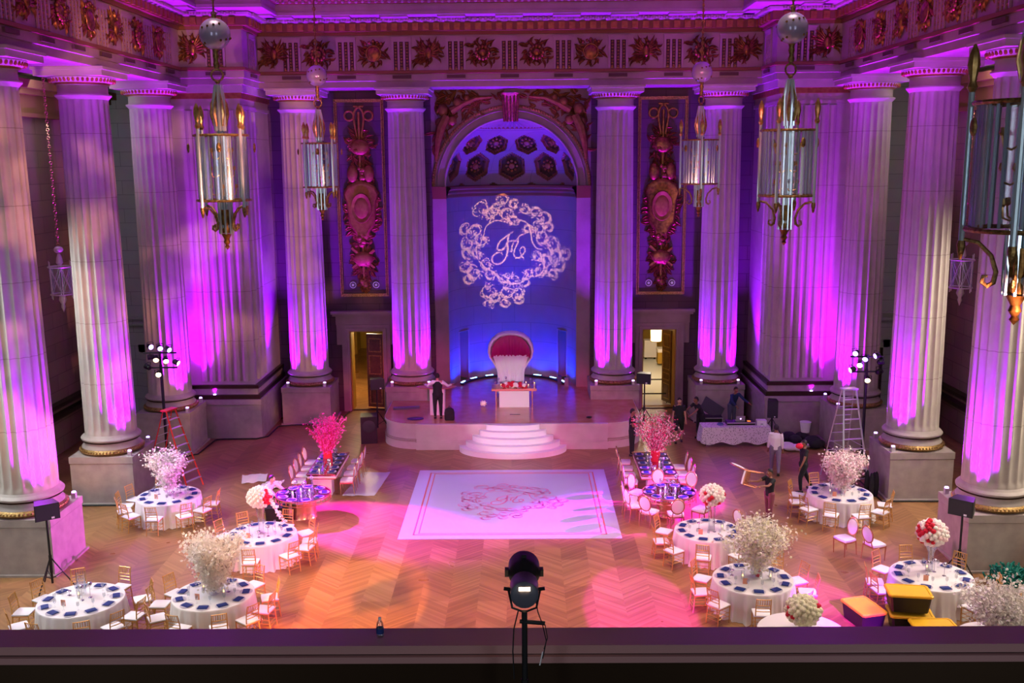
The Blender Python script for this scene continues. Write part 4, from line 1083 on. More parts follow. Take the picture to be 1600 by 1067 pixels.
for a in (172, 200, 232, -88, -42, 138, 96, 52):
    OVA.put((5.12+1.22*math.cos(R(a)), 30.66+1.22*math.sin(R(a)), 0), R(a+90), "white oval-back chair at %s of the right mirrored round table" % H.get(a), 'white oval-back chairs')
OVA.put((7.05, 28.35, 0), R(-60), 'white oval-back chair standing behind the violet-lit table', 'white oval-back chairs')
OVA.put((10.42, 26.95, 0), R(-65), 'white oval-back chair out on open floor, facing right', 'white oval-back chairs')
OVA.put((9.72, 27.35, 0), R(115), 'white oval-back chair turned away, just behind the loose front one', 'white oval-back chairs')
CHI.put((7.05, 22.2, 0), R(180+12), 'gold chiavari chair before the green-white flower ball at bottom right', 'gold chiavari chairs')
CHI.put((11.35, 21.75, 0), R(160), 'gold chiavari chair just above the balcony rail by the yellow crates', 'gold chiavari chairs')

# ---- centrepieces
ff = 'tall blossom centrepieces'
trumpet_vase('clear glass vase under the white blossoms by the red ladder', (-10.98, 30.56, .765), .42)
blossom_tree('blossom_arrangement', 'bushy white blossom arrangement by the red ladder', (-10.98, 30.56, .765), 1.05, .42, 26, 5200, M['petalw'], 3, M['petalw'], .55, .2, .034, ff, .42)
trumpet_vase('tall clear vase under the white rose ball', (-7.12, 27.2, .765), .82, .09, .13)
rose_ball('ball of white roses with red roses and an orchid trail', (-7.12, 27.2, 1.86), .34, lambda v, r: 'r' if v.x > .55 and r.random() < .6 else 'w', 4, 110, trail=1)
trumpet_vase('clear vase filled with leaves on the front left table', (-7.25, 23.12, .765), .45, .13, .16)
blossom_tree('blossom_arrangement', 'tall white and pink blossom column on the front left table', (-7.25, 23.12, .765), 1.30, .40, 30, 7200, M['petalw'], 8, M['petalw'], .60, .1, .034, ff, .30)
trumpet_vase('tall clear hurricane vase on the far left table', (-10.55, 23.15, .765), .55, .11, .13, name='hurricane_vase')
trumpet_vase('square clear vase under the pink-lit rose ball', (5.85, 27.3, .765), .80, .10, .11)
rose_ball('ball of white and pink roses lit violet behind the cream blossoms', (5.85, 27.3, 1.82), .34, lambda v, r: 'r' if r.random() < .3 and v.z < .4 else ('p' if r.random() < .2 else 'w'), 14, 110)
b = MB(); b.smooth = True; b.lathe([(.17, 0), (.17, .02), (.15, .04), (.17, .48), (.16, .48), (.14, .04)], 20, cap=False); o = b.build('glass_vase', M['glass']); o.location = (6.38, 24.0, .765); tag(o, 'wide glass vase packed with roses under the cream blossoms', 'vase')
t = thing('rose_filling', 'pink and cream roses packed inside the wide glass vase', 'flowers', (6.38, 24.0, .765)); rn = random.Random(2)
for k in range(26):
    a = k*2.4; zz = .06+.40*k/26; o = roseK['wprc'[k % 4]].copy(); C.objects.link(o); o.parent = t; o.location = (.085*math.cos(a), .085*math.sin(a), zz); o.rotation_euler = Vector((math.cos(a), math.sin(a), .2)).to_track_quat('Z', 'Y').to_euler(); o.scale = (.95, .95, .95); o['label'] = RL['wprc'[k % 4]]
blossom_tree('blossom_arrangement', 'wide cream blossom arrangement above the rose-filled vase', (6.38, 24.0, .765), 1.15, .62, 34, 6400, M['petalc'], 21, M['petalw'], .46, .15, .034, ff, .50)
trumpet_vase('slim dark-stemmed vase on the table by the silver ladder', (10.6, 30.5, .765), .40, .07, .10)
blossom_tree('blossom_arrangement', 'fluffy blush blossom arrangement by the silver ladder', (10.6, 30.5, .765), 1.10, .52, 30, 5600, M['petalp'], 33, M['petalw'], .48, .15, .034, ff, .35)
trumpet_vase('tall clear trumpet vase under the red and white rose ball', (10.93, 24.35, .765), .72, .07, .17)
rose_ball('ball of blush roses with red roses on its left, front right', (10.93, 24.35, 1.80), .37, lambda v, r: 'r' if (v.x < -.1 and r.random() < .42 and v.y < .4) else ('p' if r.random() < .3 else 'w'), 24, 110)
b = MB(); b.smooth = True; b.lathe([(.16, 0), (.17, .06), (.15, .45), (.13, .45), (.14, .05)], 18, cap=False); o = b.build('red_vase', M['petalr']); o.location = (-6.5, 34.0, .77); tag(o, 'red vase under the magenta branches on the left long table', 'vase')
blossom_tree('blossom_arrangement', 'bright magenta branch arrangement on the left long table', (-6.5, 34.0, .77), 1.35, .62, 44, 2000, M['petalm'], 44, None, .20, 0, .028, ff, .40)
o = o.copy(); C.objects.link(o); o.location = (5.12, 34.0, .77); tag(o, 'red vase under the pink branches on the right long table', 'vase')
blossom_tree('blossom_arrangement', 'bright pink-red branch arrangement on the right long table', (5.12, 34.0, .77), 1.35, .68, 44, 2300, M['petalmr'], 47, M['petalp'], .22, 0, .028, ff, .40)
rose_ball('green-white hydrangea ball with a few red roses at the bottom edge', (6.72, 21.0, 1.28), .36, lambda v, r: 'r' if abs(v.x) > .75 and r.random() < .5 else 'c', 51, 110)
trumpet_vase('clear vase under the green-white flower ball', (6.72, 21.0, .765), .26, .07, .12)
# tables mostly hidden under the balcony edge that carry the nearest flowers
for x, y, l in ((6.72, 21.0, 'mostly hidden, under the green-white flower ball'), (11.0, 20.5, 'mostly hidden at the bottom right corner'), (-12.9, 20.0, 'mostly hidden at the bottom left corner')):
    t = thing('round_table', 'round banquet table under white cloth, '+l, 'table', (x, y, 0), 0, 'round banquet tables'); round_frame(t, .98)
    o = cloth_mesh(1.0, .76, int(x*7) % 50).build('tablecloth', M['cloth']); o.location = (x, y, 0); tag(o, 'white cloth over the table '+l, 'tablecloth', 'white round tablecloths')
trumpet_vase('clear vase at the bottom right corner', (11.0, 20.5, .765), .3, .07, .12)
blossom_tree('blossom_arrangement', 'large dusty white blossom bush at the bottom right corner', (11.0, 20.5, .765), 1.08, .66, 36, 7000, M['petalw'], 71, M['petalw'], .55, .2, .034, ff, .30)
trumpet_vase('clear vase at the bottom left corner', (-12.9, 20.0, .765), .3, .07, .12)
blossom_tree('blossom_arrangement', 'pale pink blossom spray peeking over the rail at bottom left', (-12.9, 20.0, .765), 1.05, .7, 20, 1600, M['petalp'], 72, M['petalw'], .45, .3, .034, ff, .30)

# candle holders, candles and cards
def dress(x, y, short, globes, cands, card=True, z=.765):
    for k, (dx, dy, s) in enumerate(globes):
        GLO.put((x+dx, y+dy, z), 0, 'mirrored globe candle holder, %s on the %s' % (ords[k], short), 'globe candle holders', (1, 1, s))
    for k, (dx, dy) in enumerate(cands):
        CAN.put((x+dx, y+dy, z), 0, 'lit candle in a glass cylinder, %s on the %s' % (ords[k], short), 'glass cylinder candles')
    if card: CARD.put((x-.28, y-.34, z), R(-10), 'small coral table card on the '+short, 'table cards')
dress(-10.98, 30.56, SH['A'], [(-.35, .1, 1), (.3, .25, .8), (.25, -.3, .6)], [(-.2, .3)])
dress(-7.12, 27.18, SH['B'], [(-.3, -.15, .9), (.25, -.2, .8), (.0, -.3, .5)], [(.35, .1)])
dress(-7.28, 23.14, SH['C'], [(.35, .1, .6)], [(.3, -.1), (-.3, .2)])
dress(-10.44, 22.83, SH['D'], [(.05, -.05, 1), (.18, .12, 1), (-.4, .25, .3)], [(-.1, .1)])
dress(5.76, 27.3, SH['G'], [(.15, -.15, .8), (-.25, .1, .5)], [(.4, 0)])
dress(6.28, 23.92, SH['I'], [(-.5, .2, .4)], [(-.28, -.05), (.42, -.08)])
dress(10.54, 30.48, SH['J'], [(-.25, .2, .8), (.3, .2, .7)], [(-.35, -.1)])
dress(10.86, 24.07, SH['K'], [(-.1, .0, 1), (.3, -.05, .9), (.15, .2, .9)], [(.0, .3)])
for nm, x in (('left mirrored round table', -6.66), ('right mirrored round table', 5.12)):
    dress(x, 30.66, nm, [(-.25, .1, 1), (.1, -.15, 1.1), (.25, .2, 1.3), (0, .3, .8)], [(-.3, -.2), (.2, 0), (-.1, .1)], False, .77)
for nm, x in (('left long table', -6.47), ('right long table', 5.05)):
    dress(x, 33.9, nm, [(-.2, -.6, 1), (.2, -.9, 1.1), (.1, .7, .9)], [(-.1, -1.1), (.15, -.4), (-.15, .5)], False, .77)
# on the sweetheart table
rn = random.Random(9)
t = thing('rose_spray', 'low spray of red and white roses on the white stage table', 'flowers', (.08, 40.85, ST+.82))
for k in range(34):
    kk = 'r' if k % 3 else 'w'; o = roseK[kk].copy(); C.objects.link(o); o.parent = t; u = rn.uniform(-1, 1); o.location = (u*.48, rn.uniform(-.12, .12), .05+.16*math.sqrt(1-u*u)*rn.random()); o.scale = (1.5, 1.5, 1.5); o.rotation_euler = (rn.uniform(-.8, .8), rn.uniform(-.8, .8), 0); o['label'] = RL[kk]
for k, (dx, dy, s) in enumerate(((-.8, 0, .5), (-.66, .2, .8), (.7, .15, .8), (.82, -.05, .6), (-.35, .28, .9))):
    GLO.put((.08+dx, 41.1+dy, ST+.82), 0, 'mirrored globe candle holder, %s on the white stage table' % ords[k], 'globe candle holders', (.8, .8, s))
for k, (dx, dy) in enumerate(((-.55, -.1), (.6, -.2), (.86, .2), (.5, .3))):
    CAN.put((.08+dx, 41.1+dy, ST+.82), 0, 'lit candle in a glass cylinder, %s on the white stage table' % ords[k], 'glass cylinder candles')
rose_ball('small pale rose bouquet lying on the stage left of the white table', (-1.22, 40.9, ST+.14), .14, lambda v, r: 'w' if r.random() < .7 else 'p', 88, 20)
# ================================================================ MONOGRAM ARTWORK (strokes in picture units of the crest, centre 0,0)
def catmull(P, n=8):
    out = []
    for i in range(len(P)-1):
        p0, p1, p2, p3 = P[max(i-1, 0)], P[i], P[i+1], P[min(i+2, len(P)-1)]
        for k in range(n):
            t = k/n; f = lambda a, b, c, d: .5*((2*b)+(-a+c)*t+(2*a-5*b+4*c-d)*t*t+(-a+3*b-3*c+d)*t**3)
            out.append((f(p0[0], p1[0], p2[0], p3[0]), f(p0[1], p1[1], p2[1], p3[1])))
    out.append(P[-1]); return out
CLU = [(570,130,55),(660,165,45),(740,205,48),(400,195,80),(480,240,60),(270,350,55),(350,370,60),(285,460,60),(400,440,60),(280,540,50),(365,545,50),(270,640,60),(340,700,70),(290,745,50),(440,640,55),(470,720,50),(600,250,60),(650,300,50),(830,230,52),(900,275,60),(930,340,45),(850,350,60),(770,365,45),(870,430,60),(960,480,70),(1060,545,55),(980,560,60),(1010,640,60),(900,610,60),(835,580,48),(960,720,50),(860,690,60),(765,715,45),(735,780,50),(570,750,50),(640,760,50),(440,850,70),(500,900,50),(450,960,50),(590,860,60),(580,950,45),(680,870,60),(690,925,45),(520,200,50)]
def crest():
    rnd = random.Random(12); S = []
    for (x, y, r) in CLU:
        ox, oy = x-640, y-540; a0 = math.atan2(oy, ox)+rnd.uniform(-.8, .8); sgn = rnd.choice((-1, 1))
        sp = [(x+r*(1-u)**.8*.80*math.cos(a0+sgn*u*7.2), y+r*(1-u)**.8*.80*math.sin(a0+sgn*u*7.2)) for u in [k/22 for k in range(21)]]
        S.append((sp, [5.5-2.5*k/20 for k in range(21)]))
        for k in range(4):     # lobed acanthus edge
            a = a0+(k-1.5)*.75; c = (x+r*.55*math.cos(a), y+r*.55*math.sin(a)); q = r*.42
            S.append(([(c[0]+q*math.cos(a+u), c[1]+q*math.sin(a+u)) for u in [-1.9+.42*j for j in range(10)]], [3.6]*10))
        for k in range(3):     # leaf veins
            a = a0+PI+(k-1)*.5; S.append(([(x+r*.15*math.cos(a), y+r*.15*math.sin(a)), (x+r*.6*math.cos(a+.2), y+r*.6*math.sin(a+.2)), (x+r*1.0*math.cos(a+.5), y+r*1.0*math.sin(a+.5))], [4, 3.5, 2]))
    for P, w_ in (([(470,300),(430,340),(415,400),(385,470),(350,500),(365,590),(410,650),(470,690),(530,740),(600,790),(680,800),(740,770),(765,720)], 5),
                  ([(700,290),(760,310),(790,370),(800,450),(835,510),(880,520)], 6), ([(770,740),(840,735),(890,690),(900,620),(890,560)], 7), ([(470,310),(520,290),(580,300),(640,320)], 4)):
        c = catmull(P); S.append((c, [w_]*len(c)))
    for P, w0, w1 in (([(645,385),(600,415),(552,450),(525,490),(530,525),(560,525),(590,500),(603,470)], 5, 6), ([(612,410),(606,470),(606,530),(590,585),(555,630),(510,640),(480,615),(485,575),(520,548),(555,552),(565,575)], 8, 4),
                      ([(585,480),(620,458),(665,455),(692,462)], 3, 5), ([(655,470),(640,500),(638,535),(612,542)], 4, 6),
                      ([(735,405),(715,405),(690,430),(685,470),(662,520),(655,560),(668,590),(695,590),(720,570),(742,540),(738,508),(715,508),(705,535),(715,570),(735,600)], 5, 4)):
        c = catmull(P, 10); n = len(c); S.append((c, [w0+(w1-w0)*i/n+4.0*math.sin(PI*i/n)*.6 for i in range(n)]))
    return [([((x-640)/450, -(y-545)/450) for x, y in p], [q/450 for q in w_]) for p, w_ in S]
STK = crest()

# ---------------------------------------------------------------- balcony, projector with gobo
b = MB(); b.mk(0).box(-9, 10, 8.23, 8.57, 6.97, 7.05); b.mk(1).box(-9, 10, 8.26, 8.54, 6.0, 6.97); b.mk(0).box(-9, 10, 8.19, 8.24, 6.90, 6.96)
struct(b.build('wall_balcony', [M['rail'], M['dkbronze']], smooth=False), 'dark balcony parapet with polished stone top')
struct(MB().box(-9, 10, 3, 8.26, 5.7, 5.9).build('floor_balcony', M['dkbronze'], smooth=False), 'dark balcony floor behind the parapet')
ax = (GOBO_T-GOBO_O).normalized()
ex = ax.cross(Vector((0, 0, 1))).normalized(); ez = ex.cross(ax)
t = thing('stage_projector_light', 'black spotlight on a thin stand at the balcony rail, seen from behind', 'stage light', (0, 0, 0))
TM = Matrix.Identity(4)
for i in range(3): TM[i][0] = ex[i]; TM[i][1] = ez[i]; TM[i][2] = ax[i]
FO = Vector((.45, 7.74, 7.80))
TF = TM.copy(); TF.translation = FO
b = MB(); b.smooth = True; b.lathe([(.09, -.13), (.115, -.11), (.12, .10), (.10, .125)], 20, T=TF); b.build('lamp_housing', mat('grey_housing', (.10, .10, .13), .4), t)
T2 = TM.copy(); T2.translation = GOBO_O-ax*.02+Vector((0, 0, .0))
b = MB(); b.smooth = True; b.lathe([(.07, -.10), (.125, .0), (.135, .04), (.135, .22)], 28, cap=False, T=T2); b.lathe([(.133, .21), (.133, .04), (.07, -.09)], 28, cap=False, T=T2); b.build('lens_barrel', M['black'], t)
b = MB(); b.box(-.165, -.13, -.03, .03, .04, .11, T2); b.box(.13, .165, -.03, .03, .04, .11, T2); b.box(-.02, .02, .125, .16, .05, .10, T2); b.build('barrel_lug', M['black'], t, smooth=False)
b = MB(); b.smooth = True; b.lathe([(.095, .125), (.102, .14), (.095, .155)], 20, T=TF); b.build('glowing_gap', M['lensw'], t)
b = MB(); b.box(-.045, .045, .045, .075, -.137, -.128, TF); b.box(-.03, .03, .05, .11, .02, .08, TF); b.build('vent_glow', M['lensw'], t, smooth=False)
b = MB(); b.smooth = True
b.tube([(FO.x-.10, FO.y, FO.z), (FO.x-.13, FO.y+.02, FO.z-.02), (FO.x-.10, FO.y, FO.z-.16), (FO.x, FO.y, FO.z-.2), (FO.x+.10, FO.y, FO.z-.16), (FO.x+.13, FO.y+.02, FO.z-.02), (FO.x+.10, FO.y, FO.z)], .010, 6)
for sx in (-1, 1): b.tube([(FO.x+sx*.09, FO.y, FO.z), (FO.x+sx*.17, FO.y, FO.z+.01)], .016, 8)
b.build('yoke', M['black'], t)
b = MB(); b.smooth = True; b.cyl(FO.x, FO.y, 5.9, FO.z-.19, .024, 12); b.cyl(FO.x, FO.y, 6.9, 7.0, .032, 12); b.build('stand_pole', M['black'], t)
b = MB(); b.smooth = True; b.tube([(FO.x-.04, FO.y, 7.52), (FO.x+.17, FO.y-.02, 7.51)], .018, 8); b.build('clamp_arm', M['black'], t)
b = MB(); b.smooth = True
for sx in (-1, 0, 1): b.tube([(FO.x, FO.y, 6.3), (FO.x+sx*.35, FO.y-(.3 if sx == 0 else -.15), 5.9)], .014, 6)
b.build('stand_legs', M['black'], t)
b = MB(); b.smooth = True
b.tube([(FO.x+.08, FO.y-.02, 7.80), (FO.x+.11, FO.y-.03, 7.62), (FO.x+.15, FO.y-.03, 7.5), (FO.x+.18, FO.y-.03, 7.36), (FO.x+.15, FO.y-.03, 7.2)], .005, 5)
b.tube([(FO.x-.05, FO.y, 7.62), (FO.x-.09, FO.y, 7.45), (FO.x-.10, FO.y, 7.25), (FO.x-.09, FO.y, 7.0)], .006, 5)
b.tube([(FO.x+.17, FO.y-.02, 7.5), (FO.x+.19, FO.y-.02, 7.38), (FO.x+.16, FO.y-.02, 7.28)], .004, 5); b.build('cable', M['black'], t)
b = MB(); b.smooth = True; b.tube([(FO.x+.15, FO.y-.03, 7.26), (FO.x+.125, FO.y-.03, 7.14)], .006, 5); b.build('white_cable_tail', M['white'], t)
# the steel gobo plate: everything but the crest is solid
NG = 540; ext = 1.13
grid = [bytearray(NG) for _ in range(NG)]
for P, Wd in STK:
    for (x0, y0), (x1, y1), w_ in zip(P, P[1:], Wd):
        L_ = math.hypot(x1-x0, y1-y0); k = max(1, int(L_/.004))
        for q in range(k+1):
            x, y = x0+(x1-x0)*q/k, y0+(y1-y0)*q/k; rr = max(w_*.72, .0048)*NG/(2*ext)
            ci, cj = (x/ext*.5+.5)*NG, (y/ext*.5+.5)*NG; ri = int(rr)+1
            for j in range(max(0, int(cj)-ri), min(NG, int(cj)+ri+1)):
                for i in range(max(0, int(ci)-ri), min(NG, int(ci)+ri+1)):
                    if (i+.5-ci)**2+(j+.5-cj)**2 < rr*rr: grid[j][i] = 1
b = MB(); cs = 2*ext/NG
def gp(i, j): return ((i*cs-ext)*GOBO_R, (j*cs-ext)*GOBO_R, 0)
for j in range(NG):
    i = 0
    while i < NG:
        if not grid[j][i]:
            i0 = i
            while i < NG and not grid[j][i]: i += 1
            b.add([gp(i0, j), gp(i, j), gp(i, j+1), gp(i0, j+1)], [(0, 1, 2, 3)])
        else: i += 1
gob = b.build('gobo_plate', M['black'], t, smooth=False)
TG = TM.copy(); TG.translation = GOBO_O+ax*GOBO_D; gob.matrix_world = TG
# water bottle on the rail
t = thing('water_bottle', 'small clear water bottle standing on the balcony rail', 'bottle', (-.86, 8.40, 7.05))
b = MB(); b.smooth = True; b.lathe([(.03, 0), (.034, .01), (.034, .11), (.028, .14), (.012, .165), (.012, .175)], 14); b.build('bottle_body', M['glass2'], t)
b = MB(); b.smooth = True; b.cyl(0, 0, .172, .19, .014, 12); b.build('cap', M['white'], t)
b = MB(); b.smooth = True; b.lathe([(.035, .04), (.035, .09)], 14, cap=False); b.build('label_band', M['navy'], t)

# ================================================================ DANCE FLOOR
t = thing('dance_floor', 'white vinyl dance floor with pink crest and double border', 'dance floor', (.02, 31.98, 0))
DW, DD = 3.40, 3.40
MB().box(-DW, DW, -DD, DD, 0, .02).build('vinyl_sheet', M['vinyl'], t, smooth=False)
for k, (o_, w_) in enumerate(((.42, .05), (.58, .035))):
    b = MB(); x, y = DW-o_, DD-o_*.75
    for r_ in ((-x, x, -y, -y+w_), (-x, x, y-w_, y), (-x, -x+w_, -y, y), (x-w_, x, -y, y)): b.box(*r_, .0205, .0225)
    b.build('border_line', M['goldprint'], t, smooth=False)
def flat_strokes(P_, sx, sy, z, wk):
    b = MB()
    for P, Wd in P_:
        L1, R1 = [], []
        for i, (x, y) in enumerate(P):
            a, c = P[max(i-1, 0)], P[min(i+1, len(P)-1)]; dx, dy = c[0]-a[0], c[1]-a[1]; l = math.hypot(dx, dy) or 1; w_ = Wd[i]*wk
            L1.append((sx*(x-dy/l*w_), sy*(y+dx/l*w_), z)); R1.append((sx*(x+dy/l*w_), sy*(y-dx/l*w_), z))
        b.rings([[l_, r_] for l_, r_ in zip(L1, R1)], closed=False, cap=False)
    return b
flat_strokes(STK[:-5], 1.85, 1.75, .0215, .75).build('printed_crest', M['pinkprint'], t, smooth=False)
flat_strokes(STK[-5:], 1.85, 1.75, .0218, .9).build('printed_monogram', M['pinkprint'], t, smooth=False)

# mats and cloths on the floor
def rumpled(poly, z, seed, name, label, cat, m, amp=.012, n=10):
    rnd = random.Random(seed); b = MB(); b.smooth = True; (a, c, d, e) = [Vector(p) for p in poly]
    b.rings([[((a*(1-u)+c*u)*(1-v)+(e*(1-u)+d*u)*v).to_tuple()+(z+amp+amp*math.sin(u*13+v*7+seed)*math.sin(v*11+u*3),) for u in [i/n for i in range(n+1)]] for v in [i/n for i in range(n+1)]], closed=False, cap=False)
    return tag(b.build(name, m), label, cat)
rumpled([(-5.78, 32.62), (-4.67, 32.6), (-4.45, 35.2), (-5.5, 35.22)], .0, 1, 'floor_sheet', 'white crumpled sheet on the floor right of the left long table', 'sheet', M['vinyl'])
rumpled([(-9.6, 33.9), (-8.8, 34.2), (-8.95, 35.1), (-9.85, 34.9)], 0, 5, 'folded_cloth', 'pale cloth lying on the open floor left of the left long table', 'cloth', M['cloth'], .03)
rumpled([(-8.9, 33.3), (-8.2, 33.4), (-8.1, 34.1), (-8.7, 34.2)], 0, 7, 'folded_cloth', 'second pale cloth heap beside the crouching person', 'cloth', M['cloth'], .06)

# ================================================================ UPLIGHTS ON THE PLINTHS
def uplight():
    t = thing('uplight', 'x', 'uplight')
    b = MB(); b.box(-.06, .06, -.06, .06, 0, .17); b.build('case', M['alu'], t, smooth=False)
    b = MB(); b.smooth = True; b.lathe([(.055, .17), (.06, .20), (.045, .21)], 12); b.build('lens', M['lensv'], t); return t
UPL = Kind(uplight())
def up(x, y, z, tgt, label, p=1500, col=VIOLET, ang=70):
    UPL.put((x, y, z), 0, label, 'violet uplights')
    lamp('SPOT', 'violet_uplight_beam', (x, y, z+.27), tgt, col, p, .05, ang, .9)
for sx, nm in ((-1, 'left'), (1, 'right')):
    for y, wd in zip(side_y, ('nearest', 'middle', 'farthest')):
        for dy, w2 in ((-.86, 'front'), (.80, 'back')):
            up(sx*12.72, y+dy, 1.66, (sx*13.25, y+dy*.30, 12), 'white uplight on the %s inner corner of the %s %s column plinth' % (w2, wd, nm), 8500 if dy < 0 else 9500)
    for x, wd in zip(back_x, ('by the stage', 'in the corner')):
        for dx, w2 in ((-.80, 'left'), (.80, 'right')):
            up(sx*x+dx, 42.20, 1.66, (sx*x+dx*.62, 42.66, 12), 'uplight on the %s corner of the plinth %s, %s of the niche' % (w2, wd, nm), 9000, VIOLET_B)
    up(sx*12.3, 40.02, 1.66, (sx*11.9, 40.3, 13), 'white uplight on the %s corner pier ledge' % nm, 2600)

# blue strips and cables at the niche foot
b = MB(); b.smooth = True
b.tube([(*ncyl(R(-80)+R(160)*i/24, 2.35), ST+.05) for i in range(25)], .045, 6); o = b.build('lighting_cable', M['black']); tag(o, 'thick black cable curving along the foot of the blue niche', 'cable')
for k, a in enumerate((-72, -50, -28, 0, 28, 50, 72)):
    x, y = ncyl(R(a), 2.45)
    t = thing('blue_light_bar', 'blue floor light bar, %s from the left along the niche foot' % ords[k], 'light bar', (x, y, ST), R(-a), 'blue light bars')
    MB().box(-.22, .22, -.06, .06, 0, .10).build('housing', M['black'], t, smooth=False); MB().box(-.19, .19, -.045, .045, .10, .115).build('lens', M['lensb'], t, smooth=False)
# black cables along the foot of plinths and piers
for sx, nm in ((-1, 'left'), (1, 'right')):
    b = MB(); b.smooth = True
    b.tube([(sx*14.7, 31.70, .03), (sx*12.36, 31.72, .03), (sx*12.34, 34.0, .03), (sx*12.9, 34.6, .03), (sx*12.9, 37.1, .03), (sx*12.34, 37.6, .03), (sx*12.25, 39.6, .03), (sx*11.9, 39.72, .03), (sx*10.6, 39.75, .03), (sx*10.2, 40.1, .03), (sx*10.15, 41.7, .03), (sx*9.4, 41.92, .03), (sx*7.9, 41.95, .03), (sx*7.6, 43.2, .03), (sx*7.5, 44.2, .03)], .028, 6)
    tag(b.build('floor_cable', M['black']), 'black cable taped along the %s plinths to the back wall' % nm, 'cable')

# ================================================================ LANTERNS
def lantern(name, label, loc, group, chain):
    t = thing(name, label, 'lantern', loc, R(12), group); z0 = 0   # local z = world z - 10
    g, ch = M['bronze'], M['rod']
    b = MB(); b.smooth = True
    b.tube([(0, 0, 4.25), (0, 0, 4.25+chain)], .02, 5)
    for k in range(int(chain/.16)): b.torus((0, 0, 0), .05, .014, 8, 4, Matrix.Translation((0, 0, 4.33+k*.16)) @ Matrix.Rotation(PI/2*(k % 2), 4, 'Z') @ Matrix.Rotation(PI/2, 4, 'X'))
    b.build('chain', g, t)
    b = MB(); b.smooth = True; b.sph((0, 0, 3.93), .32, 20, 14); b.build('star_globe', M['glass2'] if False else M['steelglass'], t)
    b = MB()
    for k in range(18):
        v = sdir(k*77, -60+((k*47) % 120)); p = Vector((0, 0, 3.93))+v*.32; b.sph(tuple(p), .028, 5, 4)
    b.build('gilt_stars', M['gold'], t)
    b = MB(); b.smooth = True; b.lathe([(.02, 4.20), (.05, 4.28), (.03, 4.34)], 10); b.lathe([(.05, 3.24), (.07, 3.32), (.04, 3.40), (.07, 3.48), (.05, 3.56), (.08, 3.62)], 10); b.torus((0, 0, 0), .12, .022, 16, 6, Matrix.Translation((0, 0, 3.10)) @ Matrix.Rotation(PI/2, 4, 'X')); b.lathe([(.03, 2.92), (.06, 2.96), (.02, 3.0)], 10)
    b.build('hanging_stem', g, t)
    b = MB(); b.smooth = True
    for k in range(8):
        a = 2*PI*k/8; b.tube([(.10*math.cos(a), .10*math.sin(a), 1.95), (.12*math.cos(a), .12*math.sin(a), 2.55), (.06*math.cos(a), .06*math.sin(a), 2.9)], .03, 5)
    b.build('crown_shaft', ch, t)
    b = MB(); b.smooth = True
    for k in range(6):
        a = 2*PI*k/6; T = Matrix.Rotation(a, 4, 'Z'); b.tube([(.12, 0, 2.05), (.17, 0, 2.3), (.15, 0, 2.5), (.08, 0, 2.75)], [.02, .035, .028, .008], 5, T=T)
    b.build('acanthus_crown', M['brightgold'], t)
    for z in (1.86, .50):
        b = MB(); b.smooth = True; b.torus((0, 0, z), .56, .028, 40, 6); b.build('ring', g, t)
    b = MB(); b.smooth = True; b.lathe([(.535, .52), (.535, 1.86)], 40, cap=False); b.build('glass_cylinder', M['glass2'], t)
    for k in range(28):
        a = 2*PI*k/28
        if k % 7 in (3, ): continue
        b = MB(); b.smooth = True; b.cyl(.50*math.cos(a), .50*math.sin(a), .53, 1.85, .019, 6); b.build('glass_rod', ch, t)
    for k in range(4):
        a = PI/4+k*PI/2; T = Matrix.Rotation(a, 4, 'Z')
        b = MB(); b.smooth = True; b.cyl(.60, 0, .35, 2.0, .034, 8, T=T); p_ = b.build('post', ch, t)
        b = MB(); b.smooth = True; b.lathe([(.03, 1.98), (.06, 2.04), (.035, 2.10), (.045, 2.16), (.068, 2.28), (.055, 2.40), (.012, 2.50)], 8, (.60, 0), T=T); b.build('torch_finial', M['brightgold'], p_)
        b = MB(); b.smooth = True; b.lathe([(.04, .36), (.05, .30), (.02, .16), (.001, .14)], 8, (.60, 0), T=T); b.build('drop_finial', g, p_)
        b = MB(); b.smooth = True; b.tube([(.60, 0, .38), (.42, 0, .34), (.28, 0, .20), (.22, 0, .02), (.24, 0, -.10), (.30, 0, -.14), (.36, 0, -.10), (.35, 0, -.03), (.30, 0, -.03)], [.022, .024, .026, .028, .03, .028, .024, .02, .016], 6, T=T); b.build('scroll_bracket', g, t)
        b = MB(); b.smooth = True; b.sph((.68, 0, 1.60), .06, 8, 6, (.5, .9, 1.7), T=Matrix.Rotation(k*PI/2, 4, 'Z')); b.build('leaf_boss', g, t)
    b = MB(); b.smooth = True
    for k in range(8):
        a = 2*PI*k/8; b.cyl(.07*math.cos(a), .07*math.sin(a), -.12, 1.95, .022, 5); b.cyl(.14*math.cos(a), .14*math.sin(a), -.22, .50, .022, 5)
    b.build('centre_shaft', ch, t)
    for k in range(12):
        a = 2*PI*(k % 4)/4+.5*(k//4); z = .75+.38*(k//4); T = Matrix.Rotation(a, 4, 'Z')
        b = MB(); b.smooth = True; b.tube([(.08, 0, z-.1), (.16, 0, z-.15), (.24, 0, z-.12), (.26, 0, z)], .013, 5, T=T); b.lathe([(.02, z), (.04, z+.03), (.025, z+.09)], 8, (.26, 0), T=T); b.build('candle_arm', M['brightgold'], t)
    b = MB(); b.smooth = True; b.lathe([(.10, .30), (.14, .1), (.08, -.05), (.12, -.2)], 10); b.lathe([(.11, -.22), (.05, -.34), (.07, -.40), (.03, -.46), (.055, -.50), (.001, -.56)], 10); b.build('pendant', M['gold'], t)
    return t
M['steelglass'] = mat('pearly_glass', (.50, .42, .66), .22, .25)
L0 = lantern('glass_lantern', 'large glass rod lantern with gilt torches, left of centre in the front row', (-5.92, 21.5, 10), 'large glass rod lanterns', 3.7)
KL = Kind(L0)
KL.put((-5.92, 21.5, 10), R(12), 'large glass rod lantern with gilt torches, front left, above the dance floor', 'large glass rod lanterns')
